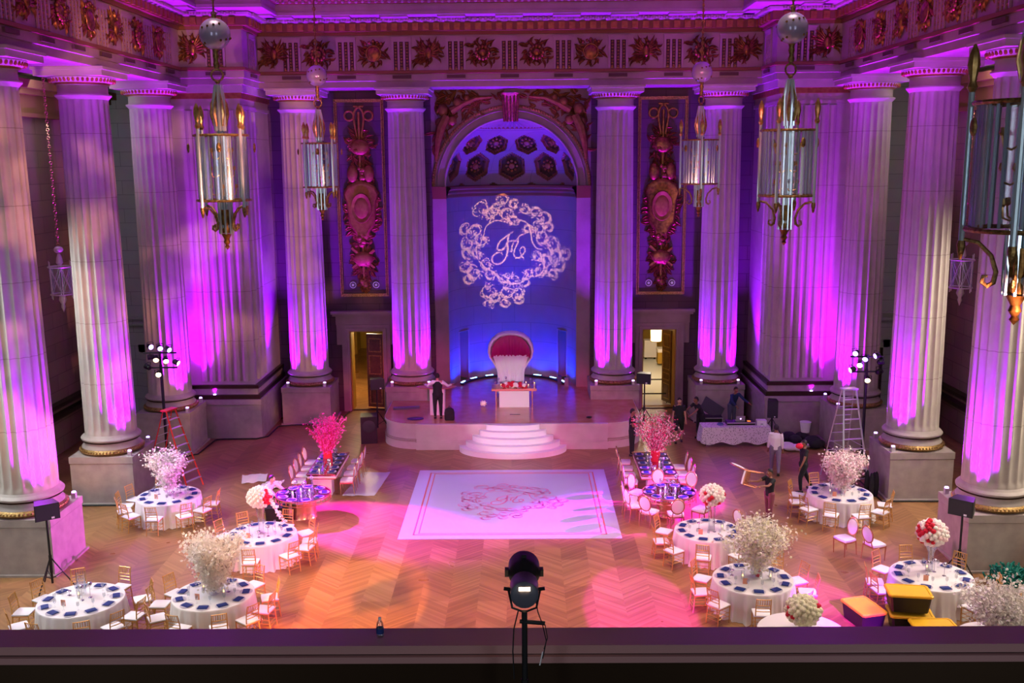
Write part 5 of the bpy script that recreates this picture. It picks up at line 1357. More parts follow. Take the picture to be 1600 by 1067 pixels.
KL.put((6.08, 21.5, 10), R(12), 'large glass rod lantern with gilt torches, front right, above the dance floor', 'large glass rod lanterns')
KL.put((-5.92, 32, 10), R(5), 'farther glass rod lantern before the left wall trophy', 'large glass rod lanterns')
KL.put((6.08, 32, 10), R(40), 'farther glass rod lantern before the right wall trophy', 'large glass rod lanterns')
KL.put((5.92, 11.0, 10), R(12), 'nearest glass rod lantern cut off by the right edge', 'large glass rod lanterns')
def aisle_lantern():
    t = thing('aisle_lantern', 'x', 'lantern')     # origin at the bottom tip
    b = MB(); b.smooth = True
    for k in range(43): b.torus((0, 0, 0), .05, .013, 8, 4, Matrix.Translation((0, 0, 2.45+k*.1415)) @ Matrix.Rotation(PI/2*(k % 2), 4, 'Z') @ Matrix.Rotation(PI/2, 4, 'X'))
    b.build('chain', M['rosegold'], t)
    b = MB(); b.smooth = True; b.sph((0, 0, 2.25), .16, 12, 8, (1, 1, .8)); b.lathe([(.05, 1.70), (.12, 1.78), (.10, 1.95), (.05, 2.1)], 10); b.lathe([(.10, .62), (.14, .45), (.06, .3), (.08, .2), (.02, .05), (.001, 0)], 10); b.build('stem_and_cup', M['rosew'], t)
    b = MB(); b.smooth = True; b.lathe([(.36, .68), (.38, 1.62)], 20, cap=False); b.build('glass_shade', M['glass2'], t)
    b = MB(); b.smooth = True
    for z, r_ in ((.66, .38), (1.64, .40)): b.torus((0, 0, z), r_, .025, 24, 6)
    for k in range(6):
        a = PI*k/3; c, s = math.cos(a), math.sin(a); b.tube([(.38*c, .38*s, .5), (.4*c, .4*s, 1.85)], [.015, .012], 5)
        a2 = a+PI/3; b.tube([(.38*c, .38*s, .68), (.40*math.cos(a2), .40*math.sin(a2), 1.62)], .01, 4); b.tube([(.40*c, .40*s, 1.62), (.38*math.cos(a2), .38*math.sin(a2), .68)], .01, 4)
    b.build('cage', M['rosew'], t); return t
M['rosew'] = mat('pale_gilded_metal', (.66, .56, .54), .4, .4)
KA = Kind(aisle_lantern()); KA.put((-16.0, 35.2, 6.05), 0, 'small caged lantern on a long chain in the left aisle', 'aisle lanterns'); KA.put((16.0, 35.25, 6.05), 0, 'small caged lantern on a long chain in the right aisle', 'aisle lanterns')
t = thing('corridor_lantern', 'glowing glass lantern seen through the right doorway', 'lantern', (6.95, 47.8, 2.45))
b = MB(); b.smooth = True; b.lathe([(.25, .1), (.27, .75)], 10, cap=False); b.build('glass_shade', mat('lit_lantern', (.9, .7, .4), .5, emit=((1, .68, .3), 5)), t)
b = MB(); b.smooth = True; b.torus((0, 0, .1), .26, .02, 16, 5); b.torus((0, 0, .76), .28, .02, 16, 5); b.cyl(0, 0, .76, 1.5, .015, 6); b.build('cage', M['bronze'], t)

# ================================================================ LIGHT STANDS, LADDERS, SPEAKERS
def par_head(t, p, d, m, r=.10, L_=.24):
    d = Vector(d).normalized(); T = Matrix.Translation(p) @ d.to_track_quat('Z', 'Y').to_matrix().to_4x4()
    b = MB(); b.smooth = True; b.lathe([(r*.5, -L_*.6), (r*.9, -L_*.45), (r, 0), (r, L_*.4)], 14, cap=False, T=T); b.lathe([(r*.5, -L_*.6), (.001, -L_*.6)], 14, cap=False, T=T)
    b.tube([(-r*1.15, 0, 0), (-r*1.2, r*1.6, 0), (0, r*1.8, 0), (r*1.2, r*1.6, 0), (r*1.15, 0, 0)], .012, 5, T=T); h = b.build('lamp_head', M['black'], t)
    b = MB(); b.smooth = True; b.lathe([(r*.92, L_*.30), (.001, L_*.34)], 14, cap=False, T=T); b.build('lens', m, h)
def light_stand(nm, loc, H, heads, label):
    t = thing('light_stand', label, 'light stand', loc, 0)
    b = MB(); b.smooth = True; b.cyl(0, 0, .1, H-.5, .055, 10); b.cyl(0, 0, H-.6, H, .04, 10); b.build('pole', M['black'], t)
    for k in range(3):
        a = k*2.09+.5; b = MB(); b.smooth = True; b.tube([(.04*math.cos(a), .04*math.sin(a), .9), (.6*math.cos(a), .6*math.sin(a), .02)], .022, 6); b.build('leg', M['black'], t)
    for z in (H-.05, H-.6):
        b = MB(); b.smooth = True; b.tube([(-.6, 0, z), (.6, 0, z)], .03, 8); b.build('crossbar', M['black'], t)
    for p, d, m in heads: par_head(t, p, d, m)
    return t
V, Wm = M['lensv'], M['lensw']
light_stand('l', (-12.75, 35.45, 0), 4.55, [((-.3, -.1, 4.75), (1, -1, -.2), V), ((.05, -.1, 4.7), (.6, -1, -.3), V), ((.35, -.1, 4.65), (1, -.8, -.4), V), ((-.1, -.15, 4.3), (.3, -1, -.5), Wm), ((.25, -.15, 4.25), (.5, -1, -.5), Wm), ((-.35, 0, 4.35), (-1, -.2, -.1), V), ((.6, -.05, 4.15), (1, -.3, -.4), Wm), ((-.05, -.15, 3.75), (.3, -1, -.3), Wm), ((-.45, -.1, 4.0), (-.6, .3, .2), V)], 'tall black light stand with glowing lamps behind the red ladder')
light_stand('r', (12.72, 34.9, 0), 4.35, [((-.45, -.1, 4.45), (-.6, -1, -.2), V), ((-.1, -.1, 4.25), (-.5, -1, -.4), V), ((.3, -.1, 4.35), (-1, -.4, -.2), V), ((-.55, -.1, 3.85), (-1, -.3, -.3), Wm), ((-.3, -.15, 4.05), (-.4, -1, -.4), Wm), ((0, -.15, 3.5), (-.3, -1, -.4), Wm), ((.5, 0, 4.1), (1, .2, 0), V), ((.45, 0, 3.75), (.8, .5, .1), V)], 'tall black light stand with glowing lamps beside the silver ladder')
def ladder(name, loc, rz, H, W0, W1, spread, n, mrail, mstep, label):
    t = thing(name, label, 'ladder', loc, rz)
    for sy, nm_ in ((-1, 'front_frame'), (1, 'rear_frame')):
        for sx in (-1, 1):
            b = MB(); b.tube([(sx*W0/2, sy*spread/2, 0), (sx*W1/2, sy*.07, H)], .035 if sy < 0 else .025, 4); b.build('rail', mrail, t, smooth=False)
        for k in range(n):
            u = (k+1)/(n+1); w_ = W0+(W1-W0)*u; y = sy*(spread/2+(.07-spread/2)*u)
            b = MB(); b.box(-w_/2, w_/2, y-(.05 if sy < 0 else .015), y+(.05 if sy < 0 else .015), H*u-.012, H*u+.012); b.build('step' if sy < 0 else 'brace', mstep, t, smooth=False)
    MB().box(-W1/2-.05, W1/2+.05, -.14, .14, H-.01, H+.04).build('top_cap', mrail, t, smooth=False)
    b = MB(); b.tube([(-W0*.38, -spread*.3, H*.42), (-W0*.38, spread*.3, H*.42)], .012, 4); b.tube([(W0*.38, -spread*.3, H*.42), (W0*.38, spread*.3, H*.42)], .012, 4); b.build('spreader', M['alu'], t)
    return t
ladder('step_ladder', (-12.0, 33.9, 0), R(68), 2.75, .80, .45, 1.9, 8, M['red'], M['alu'], 'red fibreglass step ladder beside the left middle column')
ladder('step_ladder', (11.8, 33.9, 0), R(10), 3.35, .95, .45, 1.7, 9, M['alu'], M['alu'], 'tall silver aluminium step ladder beside the right middle column')
def speaker_stand(loc, H, label, sp_label, rz, w=.42, h=.62, d=.40, horiz=False):
    t = thing('tripod_stand', label, 'stand', loc, 0)
    b = MB(); b.smooth = True; b.cyl(0, 0, .15, H, .03, 10); b.cyl(0, 0, .45, .95, .042, 10); b.build('pole', M['black'], t)
    for k in range(3):
        a = k*2.09+.3; c, s = math.cos(a), math.sin(a); b = MB(); b.tube([(.03*c, .03*s, .85), (.55*c, .55*s, .02)], .018, 5); b.tube([(.03*c, .03*s, .3), (.29*c, .29*s, .45)], .012, 4); b.build('leg', M['black'], t)
    t2 = thing('loudspeaker', sp_label, 'speaker', (loc[0], loc[1], H), rz)
    if horiz: w, h = h, w
    b = MB(); b.prism([(-w/2, -d/2), (w/2, -d/2), (w*.38, d/2), (-w*.38, d/2)], 0, h); b.build('cabinet', M['black'], t2, smooth=False)
    MB().box(-w/2+.02, w/2-.02, -d/2-.012, -d/2, .02, h-.02).build('grille', mat('grille', (.03, .03, .035), .8), t2, smooth=False)
    MB().box(w*.15, w*.27, -d/2-.018, -d/2-.01, .03, .08).build('badge', M['white'], t2, smooth=False)
speaker_stand((-12.3, 25.2, 0), 2.0, 'black tripod stand before the nearest left plinth', 'black wedge loudspeaker on the tripod before the nearest left column', R(35), .62, .44, .45)
speaker_stand((12.1, 25.3, 0), 1.95, 'black tripod stand behind the front right table', 'black loudspeaker on the tripod before the nearest right column', R(-40), .62, .44, .45)
speaker_stand((-5.72, 40.9, 0), 1.85, 'black tripod stand left of the stage', 'black loudspeaker on a tripod between left doorway and stage', R(20), .6, .45, .4)
speaker_stand((5.6, 41.2, 0), 1.95, 'black tripod stand right of the stage', 'black loudspeaker on a tripod before the right doorway', R(-20), .6, .45, .4)
speaker_stand((10.55, 39.3, 0), .95, 'black pole stand beside the disc jockey table', 'upright black loudspeaker by the disc jockey table', R(-10), .42, .72, .4)
t = thing('subwoofer', 'large black subwoofer on the floor left of the stage', 'speaker', (-5.85, 39.35, 0), R(8))
b = MB(); b.box(-.33, .33, -.35, .35, 0, 1.12); b.build('cabinet', M['black'], t, smooth=False)
b = MB(); b.smooth = True; b.lathe([(.26, 0), (.20, .03), (.05, .0)], 20, T=Matrix.Translation((0, -.36, .72)) @ Matrix.Rotation(PI/2, 4, 'X')); b.build('driver', mat('driver', (.04, .04, .045), .6), t)

# yellow lidded black totes
def tote(w, d, h):
    t = thing('storage_tote', 'x', 'tote'); b = MB(); b.smooth = False
    def rr(k, z): return [(x*k, y*k, z) for x, y in ((-w/2, -d/2+.05), (-w/2+.05, -d/2), (w/2-.05, -d/2), (w/2, -d/2+.05), (w/2, d/2-.05), (w/2-.05, d/2), (-w/2+.05, d/2), (-w/2, d/2-.05))]
    b.rings([rr(.84, 0), rr(.95, h-.06), rr(.98, h-.06), rr(.98, h-.02)]); b.build('tub', M['black'], t, smooth=False)
    b = MB(); b.rings([rr(1.0, h-.04), rr(1.03, h-.04), rr(1.03, h), rr(.97, h+.02), rr(.90, h+.02), rr(.88, h+.005)]); b.build('lid', M['yellow'], t, smooth=False); return t
KT = Kind(tote(1.0, .68, .44))
KT.put((9.75, 22.72, .52), R(-8), 'black tote with yellow lid on top of the front pile', 'yellow-lidded totes')
KT.put((9.8, 22.67, 0.0), R(-8), 'black tote with yellow lid directly under the top one', 'yellow-lidded totes')
KT.put((8.80, 23.0, 0.0), R(-75), 'leftmost black tote with yellow lid, seen end on', 'yellow-lidded totes')
KT.put((10.1, 21.95, 0.0), R(0), 'black tote with yellow lid, nearest the balcony rail', 'yellow-lidded totes')
# green netting heap
rn = random.Random(3); b = MB(); b.smooth = True
for k in range(150):
    a = rn.uniform(0, 6.28); p = Vector((rn.gauss(0, .20), rn.gauss(0, .14), .05)); ln = [p.copy()]
    for i in range(6):
        a += rn.uniform(-1, 1); p = p+Vector((math.cos(a)*.07, math.sin(a)*.06, rn.uniform(-.03, .13)-.3*max(0, p.z-.35))); p.z = max(.03, p.z); ln.append(p.copy())
    b.tube(ln, .03, 4)
o = b.build('netting_heap', M['green']); o.location = (13.5, 25.15, 0); tag(o, 'tangled heap of green netting at the foot of the nearest right plinth', 'netting')
b = MB(); b.smooth = False; b.box(-.3, .3, -.03, .03, 0, 1.25, Matrix.Rotation(.12, 4, 'Y')); b.box(-.26, .26, -.10, -.03, .45, .60, Matrix.Rotation(.12, 4, 'Y')); o = b.build('leaning_board', M['chiavari'], smooth=False); o.location = (14.35, 25.2, 0); tag(o, 'brown wooden board leaning at the right edge', 'board')
# bundles right of the DJ table
rn = random.Random(5)
def heap(label, loc, sc, m, name, seed, n=9):
    rn = random.Random(seed); b = MB(); b.smooth = True
    for k in range(n): b.sph((rn.uniform(-.5, .5)*sc[0], rn.uniform(-.5, .5)*sc[1], .16*sc[2]), .2*rn.uniform(.8, 1.4), 10, 6, (sc[0], sc[1], .8*sc[2]))
    o = b.build(name, m); o.location = loc; tag(o, label, 'bundle')
heap('black heap of cases and bags at the foot of the right corner pier', (11.6, 38.45, 0.03), (1.3, 1.1, 1.2), M['blackcloth'], 'equipment_heap', 1)
heap('crumpled clear plastic sheet on the floor by the black heap', (11.0, 37.75, 0.03), (1.3, .7, .7), M['cloth'], 'plastic_sheet', 2)
heap('low dark heap against the wall right of the speaker', (10.9, 39.2, 0.0), (1.2, .4, .6), M['blackcloth'], 'cable_heap', 4)
b = MB(); b.smooth = True; b.lathe([(.16, 0), (.22, .40), (.23, .42)], 20); o = b.build('white_bucket', M['white']); o.location = (11.8, 38.9, .42); tag(o, 'white bucket standing on the black heap', 'bucket')
heap('black draped bundle beside the silver ladder', (12.25, 32.4, 0.0), (.35, .35, 2.4), M['blackcloth'], 'draped_bundle', 6)
heap('dark bag on the floor behind the violet-lit table', (5.6, 28.75, 0), (.9, .5, 1.2), M['blackcloth'], 'black_bag', 8, 5)
t = thing('equipment_crate', 'black crate on the floor left of the copper drum of the left mirrored table', 'crate', (-7.45, 30.35, 0), R(8)); MB().box(-.34, .34, -.22, .22, 0, .42).build('crate_body', M['black'], t, smooth=False); MB().box(-.35, .35, -.23, .23, .42, .46).build('crate_lid', M['blackcloth'], t, smooth=False)

# DJ table and gear
t = thing('dj_table', 'folding table of the disc jockey by the right corner', 'table', (8.93, 38.75, 0))
MB().box(-1.3, 1.3, -.38, .38, .73, .76).build('tabletop', M['black'], t, smooth=False)
for x in (-1.2, 1.2):
    for y in (-.3, .3): b = MB(); b.cyl(x, y, 0, .73, .016, 6); b.build('leg', M['black'], t)
lace = bpy.data.materials.new('lace_cloth'); lace.use_nodes = True; nt = lace.node_tree; bs = nt.nodes['Principled BSDF']
tc = nt.nodes.new('ShaderNodeTexCoord'); vo = nt.nodes.new('ShaderNodeTexVoronoi'); vo.inputs['Scale'].default_value = 17; cr = nt.nodes.new('ShaderNodeValToRGB')
cr.color_ramp.elements[0].position = .22; cr.color_ramp.elements[0].color = (.22, .18, .22, 1); cr.color_ramp.elements[1].position = .40; cr.color_ramp.elements[1].color = (.72, .66, .72, 1)
nt.links.new(tc.outputs['Object'], vo.inputs['Vector']); nt.links.new(vo.outputs[0], cr.inputs[0]); nt.links.new(cr.outputs[0], bs.inputs['Base Color']); bs.inputs['Roughness'].default_value = .9
b = MB(); b.smooth = True
nn_ = 60; rows = []
per = [(-1.36, .42), (-1.36, -.42)] ; 
def per_pt(u, z, k):
    L = [(-1.34, .40), (-1.34, -.40), (1.34, -.40), (1.34, .40)]; tot = .8+2.68+.8; s = u*tot
    for (a, c), l in (((L[0], L[1]), .8), ((L[1], L[2]), 2.68), ((L[2], L[3]), .8)):
        if s <= l+1e-6: f = s/l; return ((a[0]+(c[0]-a[0])*f)*(1+k), (a[1]+(c[1]-a[1])*f)*(1+k*2.2), z)
        s -= l
    return (L[3][0], L[3][1], z)
b.rings([[per_pt(i/nn_, z-(.06*math.sin(i*.5)*(z < .2)), k+.012*math.sin(i*1.1)*(.77-z)) for i in range(nn_+1)] for z, k in ((.775, 0), (.6, .02), (.35, .05), (.13, .07))], closed=False, cap=False)
b.box(-1.34, 1.34, -.40, .40, .765, .775); o = b.build('lace_tablecloth', lace); o.location = (8.93, 38.75, 0); tag(o, 'white lace cloth over the disc jockey table', 'tablecloth')
t = thing('dj_console', 'black mixing console in a flight case on the lace cloth', 'mixer', (9.15, 38.8, .776)); MB().box(-.55, .55, -.24, .24, 0, .14).build('case', M['black'], t, smooth=False); MB().box(-.57, .57, -.26, -.24, .0, .03).build('trim', M['alu'], t, smooth=False); MB().box(-.57, .57, -.26, -.24, .11, .14).build('trim', M['alu'], t, smooth=False)
MB().box(.28, .40, -.1, .02, .14, .155).build('orange_pad', mat('orange_light', (.9, .2, .02), .5, emit=((1, .25, .03), 1.5)), t, smooth=False)
t = thing('laptop', 'open silver laptop seen from behind on the console', 'laptop', (9.15, 38.75, .916)); MB().box(-.18, .18, .0, .25, 0, .015).build('keyboard_base', M['alu'], t, smooth=False); MB().box(-.18, .18, -.012, 0, 0, .24, Matrix.Rotation(.25, 4, 'X')).build('screen_back', M['alu'], t, smooth=False)
b = MB(); b.smooth = True; b.sph((0, -.012, .12), .03, 10, 6, (1, .15, 1), T=Matrix.Rotation(.25, 4, 'X')); b.build('lid_emblem', M['lensv'], t)
t = thing('equipment_box', 'small white box at the right end of the lace cloth', 'box', (9.98, 38.75, .776)); MB().box(-.19, .19, -.14, .14, 0, .2).build('case', M['white'], t, smooth=False); MB().box(-.05, .05, -.145, -.14, .05, .07).build('slot', M['black'], t, smooth=False)
t = thing('cable_coil', 'small purple-grey coil of cable at the left end of the lace cloth', 'cable', (8.35, 38.75, .79)); b = MB(); b.smooth = True; [b.torus((0, 0, .02*k), .12-.01*k, .018, 16, 5) for k in range(3)]; b.build('coil', M['greywood'], t)
t = thing('flight_case', 'open black flight case of gear behind the disc jockey table', 'case', (8.2, 40.25, 0)); MB().box(-.5, .5, -.3, .3, 0, .75).build('case', M['black'], t, smooth=False)
b = MB(); [b.box(-.51, .51, -.31, -.30, z, z+.03) for z in (.05, .4, .72)]; [b.box(x, x+.03, -.31, -.30, .05, .75) for x in (-.5, .47)]; b.build('metal_edge', M['alu'], t, smooth=False); MB().box(-.48, .48, -.02, .02, 0, .6, Matrix.Translation((0, .1, .8)) @ Matrix.Rotation(.6, 4, 'Y') @ Matrix.Rotation(-.5, 4, 'X')).build('open_lid', M['black'], t, smooth=False)
# things beyond the right doorway
t = thing('linen_cart', 'white covered cart far down the corridor', 'cart', (7.75, 56.2, 0)); MB().box(-.35, .35, -.3, .3, .12, 1.1).build('cart_body', M['white'], t, smooth=False); b = MB(); [b.sph((x, -.2, .06), .06, 8, 6) for x in (-.25, .25)]; b.build('wheels', M['black'], t)
t = thing('gilded_crate', 'yellow box on a trolley in the corridor', 'crate', (8.25, 54.4, 0)); MB().box(-.32, .32, -.3, .3, .12, .75).build('crate_body', M['goldwall'], t, smooth=False); MB().box(-.34, .34, -.32, .32, .75, .95).build('white_lid', M['white'], t, smooth=False)
for z, w_ in ((.9, 'upper'), (.30, 'lower')):
    pass
# pedestal, tray and bag near the man on the stage
t = thing('white_pedestal', 'tall white pedestal on the left of the stage', 'pedestal', (-3.05, 39.75, ST)); MB().box(-.30, .30, -.25, .25, 0, 1.12).build('pedestal', M['white'], t, smooth=False)
t = thing('wooden_tray', 'round wooden tray on the white pedestal, held by the man', 'tray', (-3.08, 39.6, ST+1.12)); b = MB(); b.smooth = True; b.lathe([(.72, 0), (.84, .06), (.82, .06), (.7, .02)], 24, sy=.38, cap=True); b.build('tray_body', M['skinl'], t)
t = thing('backpack', 'black backpack standing on the stage behind the man', 'bag', (-2.50, 38.72, ST)); b = MB(); b.smooth = True; b.rings([[(x*k, y*k+oy, z) for x, y in ((-.17, -.10), (.17, -.10), (.20, 0), (.17, .10), (-.17, .10), (-.20, 0))] for z, k, oy in ((0, .9, 0), (.04, 1, 0), (.30, 1, 0), (.44, .85, .01), (.50, .45, .02))]); b.build('bag_body', M['blackcloth'], t, angle=60); MB().box(-.13, .13, -.15, -.10, .05, .26).build('front_pocket', M['blackcloth'], t, smooth=False); b = MB(); b.smooth = True; b.tube([(-.05, -.02, .50), (0, 0, .60), (.05, .02, .50)], .012, 5); b.build('handle', M['black'], t)
t = thing('stage_speaker_bar', 'flat grey speaker panel lying on the left lobe of the stage', 'panel', (-4.45, 40.6, ST), R(10)); MB().box(-.55, .55, -.12, .12, 0, .08).build('panel', mat('slate', (.12, .12, .16), .5), t, smooth=False)
t = thing('dark_glove', 'small dark object lying at the right front of the stage', 'glove', (3.1, 38.85, ST)); b = MB(); b.smooth = True; b.sph((0, 0, .05), .12, 8, 6, (1, .6, .4)); b.build('glove_body', M['black'], t)
for k, (x, y) in enumerate(((2.15, 46.0), (2.45, 45.6))):
    t = thing('small_speaker', 'small grey speaker by the right niche doorway, %s' % ('left one' if k == 0 else 'right one'), 'speaker', (x, y-.9+.0, ST)); MB().box(-.09, .09, -.08, .08, 0, .38).build('cabinet', mat('greybox%d' % k, (.08, .10, .2) if k == 0 else (.3, .3, .34), .6), t, smooth=False)
# ================================================================ PEOPLE
def chain_mb(b, ch, n=10):
    """ch: list of (point, (rx, ry) or r): an elliptical limb or trunk with rounded ends"""
    pts = [Vector(p) for p, r in ch]; R_ = []
    for i, (p, r) in enumerate(zip(pts, [r for _, r in ch])):
        rx, ry = r if isinstance(r, tuple) else (r, r)
        d = (pts[min(i+1, len(pts)-1)]-pts[max(i-1, 0)]).normalized()
        u = Vector((1, 0, 0))-d*d.x
        if u.length < .3: u = Vector((0, 0, 1))-d*d.z
        u.normalize(); v = d.cross(u)
        def ring(c, k): return [tuple(c+(u*rx*math.cos(2*PI*q/n)+v*ry*math.sin(2*PI*q/n))*k) for q in range(n)]
        if i == 0: R_ += [ring(p-d*min(rx, ry)*.7, .45), ring(p-d*min(rx, ry)*.4, .8)]
        R_.append(ring(p, 1))
        if i == len(pts)-1: R_ += [ring(p+d*min(rx, ry)*.4, .8), ring(p+d*min(rx, ry)*.7, .45)]
    b.rings(R_)
def fuse(name, chains, m, parent, voxel=.018, extra=None):
    """limbs and trunk melted into one continuous surface; extra chains (fingers) keep their own fine surface"""
    b = MB()
    for ch in chains: chain_mb(b, ch)
    o = b.build(name, m, parent); md = o.modifiers.new('r', 'REMESH'); md.mode = 'VOXEL'; md.voxel_size = voxel
    sm = o.modifiers.new('s', 'SMOOTH'); sm.factor = .6; sm.iterations = 4
    bpy.context.view_layer.update()
    dg = bpy.context.evaluated_depsgraph_get(); me = bpy.data.meshes.new_from_object(o.evaluated_get(dg)); o.modifiers.clear()
    if extra:
        q = MB(); q.v = [tuple(v.co) for v in me.vertices]
        for p in me.polygons: q.face(tuple(p.vertices))
        for ch in extra: chain_mb(q, ch, 6)
        me = bpy.data.meshes.new(name); me.from_pydata(q.v, [], q.f)
    me.materials.clear(); me.materials.append(m); me.polygons.foreach_set('use_smooth', [True]*len(me.polygons)); me.update()
    o.data = me; return o
def person(label, loc, rz, arms, legs, lean=(0, 0), head_dir=0, top=None, bottom=None, skinm=None, shorts=False, sleeves='short', cap_m=None, hips=.96, s=1.06, vest=None):
    """faces -y. arms: per side (upper dir, fore dir); legs: per side (thigh dir, shin dir)"""
    t = thing('person', label, 'person', loc, rz); top = top or M['blackcloth']; bottom = bottom or M['blackcloth']; sm = skinm or M['skin']
    S = lambda v: tuple(c*s for c in v)
    pel = Vector((0, 0, hips)); ln = Vector((lean[0], lean[1], 1)).normalized()
    waist = pel+ln*.16; chest = pel+ln*.34; neckb = pel+ln*.50; neck = neckb+(ln+Vector((0, 0, .4))).normalized()*.07
    hd = neck+Vector((-.0, -.02, .09)); crown = hd+Vector((0, .01, .09))
    body = [[(S(pel), (.15*s, .10*s)), (S(waist), (.135*s, .09*s)), (S(chest), (.16*s, .10*s)), (S(neckb), (.10*s, .07*s))], [(S(neckb), .062*s), (S(neck), .055*s), (S(hd), .055*s)], [(S(hd-Vector((0, .0, .04))), .062*s), (S(hd+Vector((0, .01, .03))), .078*s), (S(crown), .055*s)]]
    sh_, tr = [], []; shirt = [[(S(pel-ln*.05), (.160*s, .125*s)), (S(pel+ln*.02), (.160*s, .122*s)), (S(waist), (.158*s, .112*s)), (S(chest), (.185*s, .122*s)), (S(neckb-ln*.03), (.15*s, .09*s)), (S(neckb+ln*.015), (.075*s, .066*s))]]
    handpts = []
    for i, sx in enumerate((-1, 1)):
        shd = neckb+Vector((sx*.175, 0, -.03)); ua, fa = Vector(arms[i][0]).normalized(), Vector(arms[i][1]).normalized()
        el = shd+ua*.29; wr = el+fa*.25; pm = wr+fa*.07
        body.append([(S(neckb-ln*.05), .06*s), (S(shd), .056*s), (S(shd+ua*.15), .048*s), (S(el), .040*s), (S(wr), .028*s), (S(pm), .030*s)])
        cut = el if sleeves == 'long' else shd+ua*.17
        ch = [(S(neckb-ln*.05+Vector((sx*.08, 0, 0))), .075*s), (S(shd), .072*s), (S(shd+ua*.15), .062*s)]
        if sleeves == 'long': ch += [(S(el), .054*s), (S(el+fa*.21), .044*s)]
        if sleeves != 'none': shirt.append(ch)
        # fingers and thumb
        side = fa.cross(Vector((0, 0, 1)));
        if side.length < .2: side = fa.cross(Vector((0, 1, 0)))
        side.normalize(); dn = side.cross(fa).normalized()
        if dn.z > 0: dn = -dn
        for k in range(4):
            L_ = (.066, .076, .072, .056)[k]; p0 = pm+side*(-.027+.018*k)+fa*.02; p1 = p0+fa*L_*.55; p2 = p1+(fa*.6+dn*.5)*L_*.5
            handpts.append([(S(p0), .0095*s), (S(p1), .0085*s), (S(p2), .0065*s)])
        th = wr+fa*.03+side*.03*sx; handpts.append([(S(th), .011*s), (S(th+(fa+side*sx*.9).normalized()*.035), .010*s), (S(th+(fa*1.3+side*sx*.6).normalized()*.062), .008*s)])
        hp = pel+Vector((sx*.095, 0, -.05)); td, sd = Vector(legs[i][0]).normalized(), Vector(legs[i][1]).normalized()
        kn = hp+td*.42; an = kn+sd*.41
        body.append([(S(hp+Vector((0, 0, .04))), .09*s), (S(hp), .088*s), (S(hp+td*.2), .078*s), (S(kn), .054*s), (S(kn+sd*.13), .054*s), (S(an), .034*s)])
        tch = [(S(hp+Vector((0, 0, .06))), .112*s), (S(hp), .108*s), (S(hp+td*.2), .092*s), (S(kn-td*.02), .072*s)]
        if not shorts: tch += [(S(kn+sd*.15), .066*s), (S(an-sd*.03), .052*s)]
        tr.append(tch)
        fd = Vector((sd.x*.0, -1, 0)); b = MB(); b.smooth = True
        b.rings([[(x*k+an.x*s, (y)*1.0+an.y*s, z+an.z*s-.085*s) for x, y in ((-.045, .07), (.045, .07), (.052, -.05), (.04, -.18), (-.04, -.18), (-.052, -.05))] for z, k in ((0, 1), (.04, 1.02), (.075, .8))]); b.build('shoe', M['black'], t)
    fuse('body', body, sm, t, .016, handpts)
    if vest: fuse('vest', [[(S(pel-ln*.04), (.19*s, .14*s)), (S(waist), (.172*s, .13*s)), (S(chest), (.195*s, .138*s)), (S(chest+ln*.10), (.15*s, .11*s))]], vest, t)
    tr.append([(S(pel+Vector((0, 0, -.08))), (.15*s, .115*s)), (S(pel+Vector((0, 0, .03))), (.165*s, .12*s))])
    fuse('shirt', shirt, top, t); fuse('trousers' if not shorts else 'shorts', tr, bottom, t)
    # head details in a turned frame
    T = Matrix.Translation(S(hd)) @ Matrix.Rotation(head_dir, 4, 'Z')
    b = MB(); b.smooth = True; b.sph((0, 0, .02*s), .1*s, 14, 10, (.80, .95, 1.18), T=T)
    b.tube([(0, -.088*s, .04*s), (0, -.112*s, .0), (0, -.09*s, -.005)], [.012*s, .018*s, .012*s], 6, T=T)
    for sx in (-1, 1): b.sph((sx*.080*s, .0, .01*s), .025*s, 8, 6, (.4, .8, 1.2), T=T)
    b.build('face', sm, t)
    b = MB(); b.smooth = True; [b.sph((sx*.033*s, -.088*s, .03*s), .010*s, 8, 6, T=T) for sx in (-1, 1)]; b.build('eyes', M['white'], t)
    b = MB(); b.smooth = True; b.sph((0, -.09*s, -.045*s), .02*s, 8, 5, (1.2, .4, .35), T=T); b.build('mouth', M['petalr'], t)
    b = MB(); b.smooth = True
    n, m_ = 16, 8
    def lim(i): return PI*(.40+.26*max(0, min(1, .5+math.sin(2*PI*i/n)*1.2)))
    b.rings([[(.087*s*math.sin(lim(i)*k/m_)*math.cos(2*PI*i/n), .012*s+.102*s*math.sin(lim(i)*k/m_)*math.sin(2*PI*i/n), .025*s+.125*s*math.cos(lim(i)*k/m_)) for i in range(n)] for k in range(m_+1)], cap=False, T=T)
    b.build('hair', cap_m or M['hair'], t)
    return t
D = (0, 0, -1)
DN = lambda x=0, y=0: (x, y, -1)
stand = [(DN(-.04), DN(0)), (DN(.04), DN(0))]
